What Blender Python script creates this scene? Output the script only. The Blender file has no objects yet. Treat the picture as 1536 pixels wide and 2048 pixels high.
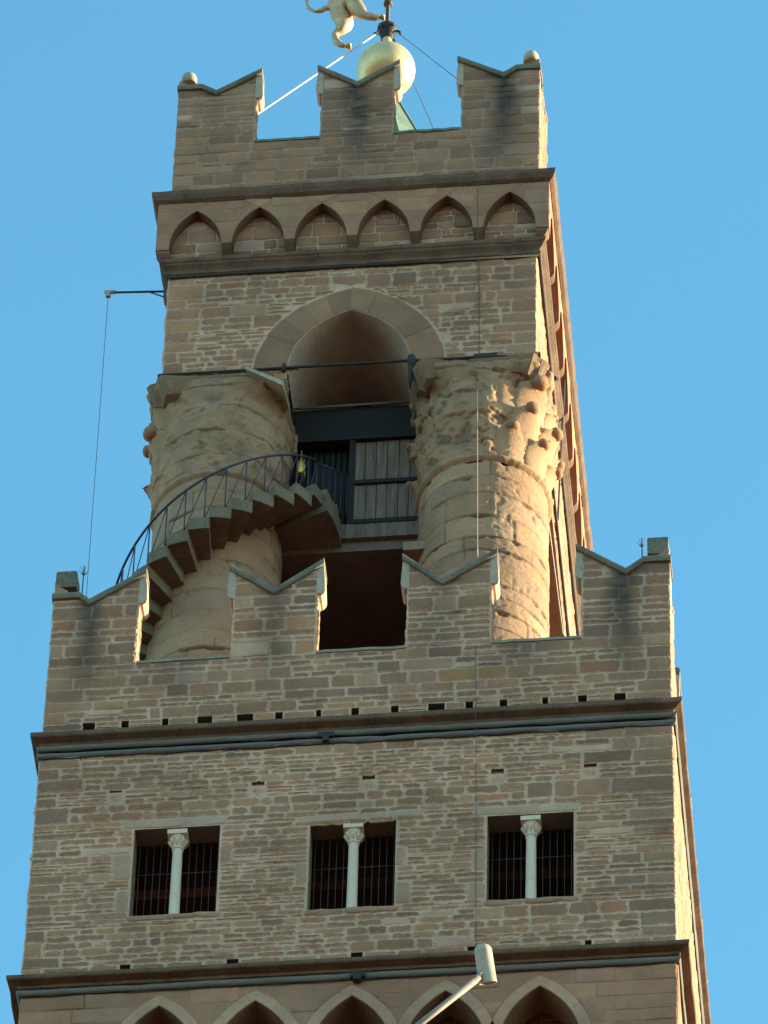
import bpy, bmesh, math, random
from mathutils import Vector, Matrix, noise
random.seed(11)
S = bpy.context.scene
COL = S.collection
R_ = math.radians

# ------------------------------------------------------------------ camera
CAM = Vector((9.179, -80.511, 1.6))
yaw, pitch, roll = R_(-6.672), R_(48.815), R_(1.709)
fw = Vector((math.sin(yaw)*math.cos(pitch), math.cos(yaw)*math.cos(pitch), math.sin(pitch)))
rt = Vector((math.cos(yaw), -math.sin(yaw), 0)); up = rt.cross(fw)
r2 = rt*math.cos(roll) + up*math.sin(roll)
u2 = -rt*math.sin(roll) + up*math.cos(roll)
cd = bpy.data.cameras.new("camera"); co = bpy.data.objects.new("camera", cd); COL.objects.link(co)
m = Matrix((( r2.x, u2.x, -fw.x, CAM.x), (r2.y, u2.y, -fw.y, CAM.y), (r2.z, u2.z, -fw.z, CAM.z), (0, 0, 0, 1)))
co.matrix_world = m
cd.sensor_fit = 'VERTICAL'; cd.sensor_height = 24; cd.lens = 14174.6/2048*24
cd.clip_start = 1; cd.clip_end = 9000
S.camera = co
# ------------------------------------------------------------------ light
SUN_AZ, SUN_EL = R_(14.0), R_(11.0)          # azimuth from +X towards +Y
w = bpy.data.worlds.new("World"); S.world = w; w.use_nodes = True
nt = w.node_tree; bg = nt.nodes['Background']
sky = nt.nodes.new('ShaderNodeTexSky'); sky.sky_type = 'NISHITA'; sky.sun_disc = False
sky.sun_elevation = SUN_EL; sky.sun_rotation = R_(90) - SUN_AZ
sky.altitude = 50; sky.air_density = 1.0; sky.dust_density = 0.3; sky.ozone_density = 3.5
tn = nt.nodes.new('ShaderNodeMix'); tn.data_type = 'RGBA'; tn.blend_type = 'MULTIPLY'; tn.inputs[0].default_value = 1
tn.inputs[7].default_value = (.84, 1.24, 1.0, 1)                # camera white balance of the sky
nt.links.new(sky.outputs[0], tn.inputs[6]); nt.links.new(tn.outputs[2], bg.inputs[0]); bg.inputs[1].default_value = 0.15
sd = bpy.data.lights.new("sun", 'SUN'); sd.energy = 3.95; sd.angle = R_(0.5); sd.color = (0.88, 1.0, 0.69)
so = bpy.data.objects.new("sun", sd); COL.objects.link(so)
sdir = Vector((math.cos(SUN_EL)*math.cos(SUN_AZ), math.cos(SUN_EL)*math.sin(SUN_AZ), math.sin(SUN_EL)))
so.rotation_euler = sdir.to_track_quat('Z', 'Y').to_euler(); so.location = (60, 20, 120)
S.view_settings.view_transform = 'Standard'; S.view_settings.look = 'None'
S.view_settings.exposure = 1.8; S.view_settings.gamma = 1

# ------------------------------------------------------------------ materials
def newmat(name):
    mt = bpy.data.materials.new(name); mt.use_nodes = True
    return mt, mt.node_tree.nodes, mt.node_tree.links, mt.node_tree.nodes['Principled BSDF']
def math_(N, L, op, a, b=None, clamp=False):
    n = N.new('ShaderNodeMath'); n.operation = op; n.use_clamp = clamp
    for i, v in enumerate((a, b)):
        if v is None: continue
        if isinstance(v, (int, float)): n.inputs[i].default_value = v
        else: L.new(v, n.inputs[i])
    return n.outputs[0]
def mix_(N, L, fac, a, b, mode='MIX'):
    n = N.new('ShaderNodeMix'); n.data_type = 'RGBA'; n.blend_type = mode
    for s, v in ((n.inputs[0], fac), (n.inputs[6], a), (n.inputs[7], b)):
        if isinstance(v, (int, float)): s.default_value = v
        elif isinstance(v, tuple): s.default_value = (*v, 1)
        else: L.new(v, s)
    return n.outputs[2]
def noise_(N, L, co, scale, detail=4, rough=.55, dist=0):
    n = N.new('ShaderNodeTexNoise'); n.inputs['Scale'].default_value = scale
    n.inputs['Detail'].default_value = detail; n.inputs['Roughness'].default_value = rough
    n.inputs['Distortion'].default_value = dist; L.new(co, n.inputs['Vector'])
    return n.outputs['Fac']
def ramp_(N, L, f, lo, hi):
    n = N.new('ShaderNodeMapRange'); n.inputs[1].default_value = lo; n.inputs[2].default_value = hi
    n.clamp = True; L.new(f, n.inputs[0]); return n.outputs[0]
MORTAR = (.66, .325, .225)
WARM = (1.66, .815, .665)
MORT = (.37, .37, .305, 1)
def masonry_mat(name, bump=.5, smear=.5, mort=1.0, warm=WARM, fine=1.0):
    """stone colour per stone in attribute tint (alpha = closeness to the stone's edge); stain attribute = dark crust"""
    mt, N, L, P = newmat(name)
    tc = N.new('ShaderNodeTexCoord').outputs['Object']
    at = N.new('ShaderNodeAttribute'); at.attribute_name = 'tint'
    st = N.new('ShaderNodeAttribute'); st.attribute_name = 'stain'
    n0 = noise_(N, L, tc, .55, 4, .6); n1 = noise_(N, L, tc, 2.2, 5); n2 = noise_(N, L, tc, 14, 5, .65); n3 = noise_(N, L, tc, 45, 3, .6)
    sm = math_(N, L, 'ADD', math_(N, L, 'MULTIPLY', at.outputs['Alpha'], smear), math_(N, L, 'MULTIPLY', n2, .75))
    sm = ramp_(N, L, sm, .68, .80)
    mor = mix_(N, L, n3, tuple(x*.72*mort for x in MORTAR), tuple(x*1.15*mort for x in MORTAR))
    c = mix_(N, L, sm, mix_(N, L, 1.0, at.outputs['Color'], warm, 'MULTIPLY'), mor)
    k = math_(N, L, 'ADD', .62, math_(N, L, 'MULTIPLY', math_(N, L, 'ADD', n1, n2), .40))
    k = math_(N, L, 'MULTIPLY', k, math_(N, L, 'ADD', .78, math_(N, L, 'MULTIPLY', n3, .44)))
    k = math_(N, L, 'MULTIPLY', k, math_(N, L, 'ADD', .60, math_(N, L, 'MULTIPLY', n0, .80)))
    kc = N.new('ShaderNodeCombineXYZ')
    for i in range(3): L.new(k, kc.inputs[i])
    c = mix_(N, L, 1.0, c, kc.outputs[0], 'MULTIPLY')
    sf = math_(N, L, 'MULTIPLY', st.outputs['Fac'], ramp_(N, L, math_(N, L, 'ADD', n1, math_(N, L, 'MULTIPLY', n2, .4)), .30, .62))
    sf = math_(N, L, 'MULTIPLY', sf, .92)
    c = mix_(N, L, sf, c, (.035, .033, .03))
    L.new(c, P.inputs['Base Color']); P.inputs['Roughness'].default_value = .92
    P.inputs['Specular IOR Level'].default_value = .15
    h = math_(N, L, 'ADD', math_(N, L, 'MULTIPLY', n2, .7), math_(N, L, 'MULTIPLY', n3, .45*fine))
    h = math_(N, L, 'ADD', h, math_(N, L, 'MULTIPLY', sm, .15))
    b = N.new('ShaderNodeBump'); b.inputs['Strength'].default_value = bump; b.inputs['Distance'].default_value = .03
    L.new(h, b.inputs['Height']); L.new(b.outputs[0], P.inputs['Normal'])
    return mt
def plain_mat(name, col, rough=.8, var=.35, scale=8, metal=0, bump=.2, col2=None, sharp=False, spec=.3, stretch=None):
    mt, N, L, P = newmat(name)
    tc = N.new('ShaderNodeTexCoord').outputs['Object']
    if stretch:
        mp = N.new('ShaderNodeMapping'); mp.inputs['Scale'].default_value = stretch; L.new(tc, mp.inputs[0]); tc = mp.outputs[0]
    col = tuple(x*k for x, k in zip(col, (1.28,.84,.74)))
    if col2: col2 = tuple(x*k for x, k in zip(col2, (1.28,.84,.74)))
    n1 = noise_(N, L, tc, scale*.3, 4); n2 = noise_(N, L, tc, scale*2.5, 4, .65)
    f = math_(N, L, 'MULTIPLY', math_(N, L, 'ADD', n1, n2), .5)
    f = ramp_(N, L, f, .45 if sharp else .3, .55 if sharp else .7)
    a = tuple(x*(1-var) for x in col); bb = col2 or tuple(min(.95, x*(1+var*.7)) for x in col)
    c = mix_(N, L, f, a, bb); L.new(c, P.inputs['Base Color'])
    P.inputs['Roughness'].default_value = rough; P.inputs['Metallic'].default_value = metal
    P.inputs['Specular IOR Level'].default_value = spec
    if bump:
        b = N.new('ShaderNodeBump'); b.inputs['Strength'].default_value = bump; b.inputs['Distance'].default_value = .02
        L.new(n2, b.inputs['Height']); L.new(b.outputs[0], P.inputs['Normal'])
    return mt
M_MAS = masonry_mat("rubble_masonry", .5, .62)
M_MASD = masonry_mat("dull_masonry", .5, .55, .72)
M_ASH = masonry_mat("ashlar_masonry", .35, .25)
M_COLUMN = masonry_mat("weathered_column_stone", .75, .10, warm=(1.46, .83, .73), fine=1.6)
M_TRIM = plain_mat("trim_stone", (.27, .215, .155), .9, .4, 5)
M_CORN = plain_mat("brown_cornice", (.145, .098, .07), .9, .62, 9)
M_LEAD = plain_mat("lead_grey", (.16, .15, .14), .7, .3, 5, 0, .1)
M_COPING = plain_mat("weathered_coping", (.165, .155, .125), .85, .55, 7)
M_COPPER = plain_mat("green_copper", (.14, .22, .18), .7, .4, 6)
M_HORN = plain_mat("pale_plaster", (.40, .37, .31), .85, .35, 6)
M_MARBLE = plain_mat("white_marble", (.64, .58, .49), .6, .15, 8, 0, .08)
M_IRON = plain_mat("dark_iron", (.045, .042, .045), .65, .4, 20, .3, .1)
M_RAIL = plain_mat("blue_iron_paint", (.045, .045, .075), .5, .3, 20, 0, .05)
M_GREYBAR = plain_mat("grey_bars", (.085, .075, .075), .6, .3, 20, .2, .05)
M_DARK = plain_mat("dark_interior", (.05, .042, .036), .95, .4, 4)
M_TIMBER = plain_mat("brown_timber", (.15, .125, .11), .85, .4, 6)
M_BLUEWOOD = plain_mat("dark_blue_boards", (.018, .015, .016), .8, .3, 6)
M_BOARD = plain_mat("grey_boards", (.165, .135, .115), .85, .75, 7, stretch=(7, 7, .45))
M_STEP = plain_mat("grey_step_stone", (.165, .145, .11), .9, .5, 9, bump=.5)
M_LINTEL = plain_mat("green_grey_stone", (.265, .27, .225), .9, .3, 6)
M_GILT = plain_mat("gilt_metal", (.84, .62, .34), .44, .28, 5, .45, .10, spec=.5)
M_LION = plain_mat("worn_gilt_lion", (.52, .42, .28), .5, .45, 10, .35, .3)
M_GOLD = plain_mat("gold_edge", (.85, .55, .18), .35, .3, 8, .7, .1)
M_WIRE = plain_mat("steel_wire", (.55, .55, .55), .45, .1, 20, .2, 0)
M_DWIRE = plain_mat("dark_wire", (.11, .09, .08), .5, .1, 20, .2, 0)
M_PAINT = plain_mat("cream_paint", (.40, .385, .335), .6, .3, 10, 0, .05)
M_GREYARM = plain_mat("weathered_grey_paint", (.27, .25, .215), .6, .4, 12)
M_GROUND = plain_mat("piazza_paving", (.085, .08, .065), .85, .3, .6)

# ------------------------------------------------------------------ mesh builder
class MB:
    def __init__(s): s.v=[]; s.f=[]; s.c=[]; s.st=[]; s.mi=[]; s.sm=[]
    def vert(s, p, c=(.3,.25,.18,1), st=0): s.v.append(tuple(p)); s.c.append(c); s.st.append(st); return len(s.v)-1
    def face(s, ids, mi=0, sm=False): s.f.append(ids); s.mi.append(mi); s.sm.append(sm)
    def quad(s, pts, mi=0, c=MORT, st=None, sm=False):
        s.face([s.vert(p, c, st[i] if st else 0) for i, p in enumerate(pts)], mi, sm)
    def box(s, x0, x1, y0, y1, z0, z1, mi=0, c=(.27,.22,.16,0)):
        P = [(x,y,z) for z in (z0,z1) for (x,y) in ((x0,y0),(x1,y0),(x1,y1),(x0,y1))]
        i = [s.vert(p, c) for p in P]
        for q in ((0,3,2,1),(4,5,6,7),(0,1,5,4),(1,2,6,5),(2,3,7,6),(3,0,4,7)): s.face([i[k] for k in q], mi)
    def tube(s, pts, r, n=8, mi=0, cap=True, c=(.3,.25,.18,0)):
        pts = [Vector(p) for p in pts]; rings = []
        rr = r if isinstance(r, (list, tuple)) else [r]*len(pts)
        ref = None
        for k, p in enumerate(pts):
            d = (pts[min(k+1, len(pts)-1)] - pts[max(k-1, 0)]).normalized()
            if ref is None: ref = d.orthogonal().normalized()
            ref = (ref - d*ref.dot(d)).normalized(); b = d.cross(ref)
            rings.append([s.vert(p + (ref*math.cos(2*math.pi*a/n) + b*math.sin(2*math.pi*a/n))*rr[k], c) for a in range(n)])
        for a, b in zip(rings, rings[1:]):
            for k in range(n): s.face([a[k], a[(k+1)%n], b[(k+1)%n], b[k]], mi, True)
        if cap: s.face(rings[0][::-1], mi); s.face(rings[-1], mi)
    def lathe(s, prof, cx, cy, n=24, mi=0, c=(.3,.25,.18,0), sm=True):
        rings = [[s.vert((cx+r*math.cos(2*math.pi*k/n), cy+r*math.sin(2*math.pi*k/n), z), c) for k in range(n)] for r, z in prof]
        for a, b in zip(rings, rings[1:]):
            for k in range(n): s.face([a[k], a[(k+1)%n], b[(k+1)%n], b[k]], mi, sm)
        s.face(rings[0][::-1], mi); s.face(rings[-1], mi)
    def ring_profile(s, prof, ox=0, oy=0, mi=0, ext=0):
        """square mouldings: prof = list of (half, z), swept round a square"""
        n = 44; rs = []
        cor = ((-1,-1),(1,-1),(1,1),(-1,1))
        jit = [[(random.gauss(0,.004), -abs(random.gauss(0,.004)) - (.03*random.random() if random.random() < .05 else 0)) for _ in range(n)] for _ in range(4)]
        for q, (h, z) in enumerate(prof):
            row = []
            for k in range(4):
                a, b = cor[k], cor[(k+1) % 4]
                for t_ in range(n):
                    t = t_/n; dz, dh = jit[k][t_] if t_ else (0, 0)
                    hh = h+dh*(1 if 0 < q < len(prof)-1 else 0)
                    row.append(s.vert((ox+(a[0]+(b[0]-a[0])*t)*hh, oy+(a[1]+(b[1]-a[1])*t)*(hh+ext), z+dz*.6)))
            rs.append(row)
        for a, b in zip(rs, rs[1:]):
            for k in range(4*n): s.face([a[k], a[(k+1)%(4*n)], b[(k+1)%(4*n)], b[k]], mi)
    def build(s, name, mats, parent=None, loc=None):
        me = bpy.data.meshes.new(name); me.from_pydata(s.v, [], s.f)
        for mt in (mats if isinstance(mats, (list, tuple)) else [mats]): me.materials.append(mt)
        me.polygons.foreach_set('material_index', s.mi); me.polygons.foreach_set('use_smooth', s.sm)
        a = me.attributes.new('tint', 'FLOAT_COLOR', 'POINT'); a.data.foreach_set('color', [x for c in s.c for x in c])
        a = me.attributes.new('stain', 'FLOAT', 'POINT'); a.data.foreach_set('value', s.st)
        me.update()
        o = bpy.data.objects.new(name, me); COL.objects.link(o)
        if parent: o.parent = parent
        return o
def tag(o, label=None, cat=None, group=None, kind=None):
    for k, v in (('label', label), ('category', cat), ('group', group), ('kind', kind)):
        if v: o[k] = v
    return o
def empty(name, loc):
    o = bpy.data.objects.new(name, None); COL.objects.link(o); o.location = loc; return o
def adopt(child, parent):                      # keep world place under a moved parent
    child.parent = parent; child.matrix_parent_inverse = Matrix.Translation(parent.location).inverted()
    return child

# ------------------------------------------------------------------ masonry
def pal(kind='rubble'):
    k = random.random()
    if kind == 'ashlar':
        b = random.choice([(.265,.215,.155), (.235,.195,.145), (.25,.215,.165), (.215,.185,.145), (.28,.225,.155)])
    elif kind == 'grey':
        b = random.choice([(.205,.175,.135), (.19,.165,.13), (.225,.19,.145), (.175,.152,.122), (.235,.20,.15)])
    else:
        if k > .965: b = (.36,.345,.29)
        elif k < .035: b = (.25,.18,.125)
        elif k < .10: b = (.275,.215,.135)
        elif k < .19: b = (.175,.15,.12)
        elif k < .29: b = (.27,.235,.18)
        else: b = random.choice([(.235,.19,.138), (.215,.178,.132), (.245,.20,.147), (.205,.172,.13), (.225,.18,.127)])
    j = random.uniform(.89, 1.11)
    return tuple(x*j*random.uniform(.97,1.03) for x in b)
def clip_half(poly, a, b, c):                  # keep a*u+b*v <= c
    out = []
    for i, p in enumerate(poly):
        q = poly[(i+1) % len(poly)]
        dp, dq = a*p[0]+b*p[1]-c, a*q[0]+b*q[1]-c
        if dp <= 0: out.append(p)
        if (dp < 0 < dq) or (dq < 0 < dp):
            t = dp/(dp-dq); out.append((p[0]+(q[0]-p[0])*t, p[1]+(q[1]-p[1])*t))
    return out if len(out) >= 3 else None
def area(poly):
    return .5*sum(p[0]*q[1]-q[0]*p[1] for p, q in zip(poly, poly[1:]+poly[:1]))
def stone(mb, mp, poly, col, depth, joint=.012, rough=.006, bev=.012, rnd=.025, stain=None, mi=0, flat=False):
    if poly is None or area(poly) < .002: return
    n = len(poly); pts = []
    cx = sum(p[0] for p in poly)/n; cy = sum(p[1] for p in poly)/n
    def inset(p, d):
        vx, vy = cx-p[0], cy-p[1]; l = math.hypot(vx, vy) or 1
        # move each axis towards the centre by about d
        return (p[0] + (d if vx > 0 else -d)*min(1, abs(vx)/d if d else 1), p[1] + (d if vy > 0 else -d)*min(1, abs(vy)/d if d else 1))
    poly = [inset(p, joint) for p in poly]
    for i in range(n):
        p, q, o = poly[i], poly[(i+1) % n], poly[i-1]
        L = math.hypot(q[0]-p[0], q[1]-p[1]); L0 = math.hypot(o[0]-p[0], o[1]-p[1])
        if L < 1e-4: continue
        r0 = min(rnd*random.uniform(.5,1.5), .3*L, .3*L0) if L0 > 1e-4 else 0
        if r0 > .002: pts.append((p[0]+(o[0]-p[0])/L0*r0, p[1]+(o[1]-p[1])/L0*r0))
        pts.append((p[0]+(q[0]-p[0])/L*r0, p[1]+(q[1]-p[1])/L*r0))
        k = int(L/.13)
        for j in range(1, k+1):
            t = j/(k+1)
            pts.append((p[0]+(q[0]-p[0])*t+random.gauss(0, rough), p[1]+(q[1]-p[1])*t+random.gauss(0, rough)))
    if len(pts) < 3: return
    tu, tv = random.gauss(0, .025), random.gauss(0, .03)
    if flat: tu *= .3; tv *= .3
    S_ = stain if stain else (lambda u, v: 0)
    o_, m_, i_ = [], [], []
    for p in pts:
        d = depth + (p[0]-cx)*tu + (p[1]-cy)*tv; s_ = S_(*p)
        o_.append(mb.vert(mp(p[0], p[1], -.012), (*col, 1), s_))
        q = inset(p, bev*random.uniform(.6,1.3)); m_.append(mb.vert(mp(q[0], q[1], max(.001, d*.75)), (*col, .8), s_))
        q = inset(q, bev*2.2); i_.append(mb.vert(mp(q[0], q[1], max(.001, d)), (*col, .35), s_))
    N = len(pts)
    for k in range(N):
        l = (k+1) % N
        mb.face([o_[k], o_[l], m_[l], m_[k]], mi, not flat); mb.face([m_[k], m_[l], i_[l], i_[k]], mi, not flat)
    c = mb.vert(mp(cx, cy, max(.001, depth + (0 if flat else random.uniform(0, .008)))), (*col, 0), S_(cx, cy))
    for k in range(N): mb.face([i_[k], i_[(k+1) % N], c], mi, not flat)
def rect(u0, u1, v0, v1): return [(u0,v0),(u1,v0),(u1,v1),(u0,v1)]
def split(a, b, avg, jit=.35):
    n = max(1, round((b-a)/avg)); ws = [random.uniform(1-jit, 1+jit) for _ in range(n)]; t = sum(ws)
    out = []; x = a
    for w_ in ws: out.append((x, x+(b-a)*w_/t)); x = out[-1][1]
    return out
STY = {
 'panel': dict(ch=.27, ln=.46, rows=(1,), joint=.003, rough=.003, bev=.005, rnd=.008, dep=(.001,.006), pal='ashlar'),
 'rubble': dict(ch=.30, ln=.42, rows=(1,2,2,2,2,2,3), joint=.0065, rough=.009, bev=.009, rnd=.030, dep=(.004,.024), pal='rubble'),
 'coarse': dict(ch=.27, ln=.46, rows=(1,1,1,2,2), joint=.006, rough=.006, bev=.010, rnd=.024, dep=(.003,.02), pal='rubble'),
 'ashlar': dict(ch=.30, ln=.75, rows=(1,), joint=.004, rough=.003, bev=.006, rnd=.010, dep=(.002,.010), pal='ashlar'),
}
def lay(mb, mp, u0, u1, v0, v1, style, keep=(), ql=0, qr=0, clip=None, stain=None, mi=1, qpal='ashlar'):
    s = STY[style]
    def put(a, b, c, d, p, quoin=False):
        poly = rect(a, b, c, d)
        if clip: poly = clip(poly)
        if poly is None: return
        if quoin: stone(mb, mp, poly, pal(p), random.uniform(.006, .026), .006, .004, .010, .014, stain, mi)
        else: stone(mb, mp, poly, pal(p), random.uniform(*s['dep']), s['joint']*random.uniform(.7,1.4), s['rough'], s['bev'], s['rnd'], stain, mi)
    zs = sorted({v0, v1, *[k[2] for k in keep if v0 < k[2] < v1], *[k[3] for k in keep if v0 < k[3] < v1]})
    z2 = [zs[0]]
    for z in zs[1:]:
        if z - z2[-1] > .07 or z == v1: z2.append(z)
    for za, zb in zip(z2, z2[1:]):
        for c, d in (split(za, zb, s['ch'], .25) if zb-za > .2 else [(za, zb)]):
            cut = sorted([(k[0], k[1]) for k in keep if k[2] < (c+d)/2 < k[3]])
            ivs = []; x = u0
            for a, b in cut:
                if a > x: ivs.append((x, a))
                x = max(x, b)
            if x < u1: ivs.append((x, u1))
            for a, b in ivs:
                if b - a < .05: continue
                if ql and a == u0 and b-a > 1.0:
                    l = random.uniform(.35, 1)*ql
                    put(a, a+l, c, d, qpal, True); a += l
                if qr and b == u1 and b-a > 1.0:
                    l = random.uniform(.35, 1)*qr
                    if l > .8 and random.random() < .7:
                        k = l*random.uniform(.4,.6); put(b-l, b-k, c, d, qpal, True); put(b-k, b, c, d, qpal, True)
                    else: put(b-l, b, c, d, qpal, True)
                    b -= l
                for p, q in split(a, b, 1.4, .5):
                    nr = random.choice(s['rows'])
                    if d-c < .16: nr = 1
                    for e, f in split(c, d, (d-c)/nr, .28):
                        for g, h in split(p, q, s['ln']*(1.15 if nr == 1 else .9), .55): put(g, h, e, f, s['pal'])
GE, GY = 1.4, 1.4                                # the gallery and the belfry are deeper than wide
def hx_(h): return h[0] if isinstance(h, tuple) else h
def hy_(h): return h[1] if isinstance(h, tuple) else h
def m_front(h, ox, oy): return lambda u, v, w: (ox+u, oy-hy_(h)-w, v)
def m_right(h, ox, oy): return lambda u, v, w: (ox+hx_(h)+w, oy+u, v)
def m_back(h, ox, oy): return lambda u, v, w: (ox-u, oy+hy_(h)+w, v)
def m_left(h, ox, oy): return lambda u, v, w: (ox-hx_(h)-w, oy-u, v)
def gal(h): return (h, h+GE)
def bel(h): return (h, h+BE)
def U_(h, si): return hx_(h) if si % 2 == 0 else hy_(h)
SIDES = (m_front, m_right, m_back, m_left)
def backing(mb, mp, u0, u1, v0, v1, holes=(), stain=None, mi=0, step=.3, inner=None):
    """mortar face with rectangular holes (u0,u1,v0,v1,depth,closed)"""
    def ticks(a, b, extra):
        t = {a, b, *[x for x in extra if a < x < b]}; n = max(1, int((b-a)/step))
        t |= {a+(b-a)*i/n for i in range(n+1)}
        t = sorted(t); o = [t[0]]
        for x in t[1:]:
            if x-o[-1] > 1e-4: o.append(x)
        return o
    us = ticks(u0, u1, [x for h in holes for x in h[:2]]); vs = ticks(v0, v1, [x for h in holes for x in h[2:4]])
    S_ = stain or (lambda u, v: 0)
    for a, b in zip(us, us[1:]):
        for c, d in zip(vs, vs[1:]):
            if any(h[0]-1e-5 < (a+b)/2 < h[1] and h[2] < (c+d)/2 < h[3] for h in holes): continue
            mb.quad([mp(a,c,0), mp(b,c,0), mp(b,d,0), mp(a,d,0)], mi, MORT, [S_(a,c),S_(b,c),S_(b,d),S_(a,d)])
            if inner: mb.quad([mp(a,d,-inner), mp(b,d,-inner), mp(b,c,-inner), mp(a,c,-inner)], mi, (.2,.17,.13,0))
    for a, b, c, d, dep, closed in holes:
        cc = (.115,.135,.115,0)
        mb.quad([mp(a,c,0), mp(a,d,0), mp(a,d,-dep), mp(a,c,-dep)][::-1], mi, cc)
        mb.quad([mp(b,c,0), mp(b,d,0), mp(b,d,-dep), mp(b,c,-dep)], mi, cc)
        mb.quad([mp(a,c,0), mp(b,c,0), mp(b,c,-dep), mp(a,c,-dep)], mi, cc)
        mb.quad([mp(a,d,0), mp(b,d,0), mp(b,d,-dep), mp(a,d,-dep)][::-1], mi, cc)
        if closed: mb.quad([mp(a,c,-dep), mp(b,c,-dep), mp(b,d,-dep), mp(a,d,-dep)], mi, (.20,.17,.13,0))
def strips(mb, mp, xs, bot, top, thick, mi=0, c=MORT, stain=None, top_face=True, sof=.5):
    """solid plate: front at w=0, back at w=-thick, between bot(u) and top(u)"""
    S_ = stain or (lambda u, v: 0)
    for a, b in zip(xs, xs[1:]):
        ba, bb = bot(a, 1), bot(b, -1); ta, tb = top(a, 1), top(b, -1)
        nv = max(1, int((max(ta,tb)-min(ba,bb))/.25))
        for k in range(nv):
            za, zb = ba+(ta-ba)*k/nv, bb+(tb-bb)*k/nv; zc, zd = ba+(ta-ba)*(k+1)/nv, bb+(tb-bb)*(k+1)/nv
            mb.quad([mp(a,za,0), mp(b,zb,0), mp(b,zd,0), mp(a,zc,0)], mi, c, [S_(a,za),S_(b,zb),S_(b,zd),S_(a,zc)])
        mb.quad([mp(a,ta,-thick), mp(b,tb,-thick), mp(b,bb,-thick), mp(a,ba,-thick)], mi, c)
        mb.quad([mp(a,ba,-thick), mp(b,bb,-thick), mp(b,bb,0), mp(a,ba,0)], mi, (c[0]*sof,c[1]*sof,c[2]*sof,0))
        if top_face: mb.quad([mp(a,ta,0), mp(b,tb,0), mp(b,tb,-thick), mp(a,ta,-thick)], mi, c)
    for x, flip, sd_ in ((xs[0], True, 1), (xs[-1], False, -1)):
        q = [mp(x,bot(x,sd_),0), mp(x,bot(x,sd_),-thick), mp(x,top(x,sd_),-thick), mp(x,top(x,sd_),0)]
        mb.quad(q[::-1] if flip else q, mi, c)
def pointed(half, rise):                        # two-centred arch: height above springing at offset x
    cc = (rise*rise-half*half)/(2*half); R = half+cc
    return (lambda x: math.sqrt(max(0, R*R-(abs(x)+cc)**2)) if abs(x) < half else 0.0), cc, R
def stains(lst):                                 # (centre u, top v, length, half width, strength)
    def f(u, v):
        s = 0
        for c, t, l, wd, k in lst:
            d = (t-v)/l
            if d < -.15 or d > 1: continue
            wob = .12*noise.noise(Vector((c*3, v*1.3, 2.2)))
            s = max(s, k*math.exp(-((u-c+wob)/(wd*(.75+.7*max(d,0))))**2)*(1-max(0, d)**2.2))
        return s
    return f

# ================================================================== SETTING
g = MB()
N_ = 24
for i in range(N_):
    for j in range(N_):
        x0, x1 = -3000+6000*i/N_, -3000+6000*(i+1)/N_; y0, y1 = -3000+6000*j/N_, -3000+6000*(j+1)/N_
        g.quad([(x0,y0,0),(x1,y0,0),(x1,y1,0),(x0,y1,0)])
tag(g.build("ground", M_GROUND), kind='structure')

# ================================================================== TOWER
BX, BY = -.535, -.065                           # axis of the belfry's front part
BE = 1.5; BC = BY+BE
tower = empty("bell_tower", (0, 0, 0))
tag(tower, "tall brown stone bell tower with swallowtail battlements, open belfry and spiral stair", "tower")
C2T, C3T = 83.50, 78.02

# ---- lower shaft and machicolated corbel arches
mb = MB()
for si, sd_ in enumerate(SIDES):
    u_ = U_(gal(4.1), si); backing(mb, sd_(gal(4.1),0,GY), -u_, u_, 0, 77.75, step=4)
lay(mb, m_front(gal(4.1),0,GY), -4.1, 4.1, 75.2, 77.7, 'coarse')
mb.build("shaft", [M_MAS, M_MAS], tower)
mb = MB()
ZB = 74.9
AXF = AX = (-2.86, -1.39, .08, 1.50, 2.93)
AH, ARISE = .62, 1.20
arch, acc, aR = pointed(AH, ARISE); ASP = 77.40-ARISE
def gallery_bot(u, side):
    for a in AX:
        if abs(u-a) < AH-1e-6: return ASP+arch(u-a)
        if abs(abs(u-a)-AH) < 1e-5 and ((u < a) == (side > 0)): return ASP
    return ZB
def gal_clip(th):
    _, c_, Rr = pointed(AH, ARISE)
    def f(poly):
        mx = sum(p[0] for p in poly)/len(poly); mz = sum(p[1] for p in poly)/len(poly)
        for a in AX:
            if mz > ASP:
                sgn = 1 if mx > a else -1
                ox_ = a - sgn*c_
                dx, dz = mx-ox_, mz-ASP; d = math.hypot(dx, dz)
                if abs(mx-a) < 1.4:
                    if d < Rr+th-.02: return None
                    n_ = (dx/d, dz/d)
                    poly = clip_half(poly, -n_[0], -n_[1], -(n_[0]*ox_+n_[1]*ASP+Rr+th))
                    if poly is None: return None
                    if min(p[0] for p in poly) < a < max(p[0] for p in poly):
                        poly = clip_half(poly, n_[0], -n_[1], -(-n_[0]*(a+sgn*c_)+n_[1]*ASP+Rr+th))
                        if poly is None: return None
            elif abs(mx-a) < AH+th: return None
        return poly
    return f
def mach_voussoirs(mb, mp):
    for a in AX:
        _, c_, Rr = pointed(AH, ARISE); top = math.acos(c_/Rr); thk = .185
        topo = math.acos(c_/(Rr+thk))
        for sg in (1, -1):
            n = 4
            for k in range(n):
                t0, t1 = k/n, (k+1)/n; pts = []
                for rr, tt in ((Rr, top), (Rr+thk, topo)):
                    seg = [(a+sg*(rr*math.cos(tt*(t0+(t1-t0)*q/4))-c_), ASP+rr*math.sin(tt*(t0+(t1-t0)*q/4))) for q in range(5)]
                    pts.append(seg)
                poly = pts[0][::-1] + pts[1]
                if area(poly) < 0: poly = poly[::-1]
                band(mb, mp, pts[0], pts[1], sg, (.305,.285,.225), .018)
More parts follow.
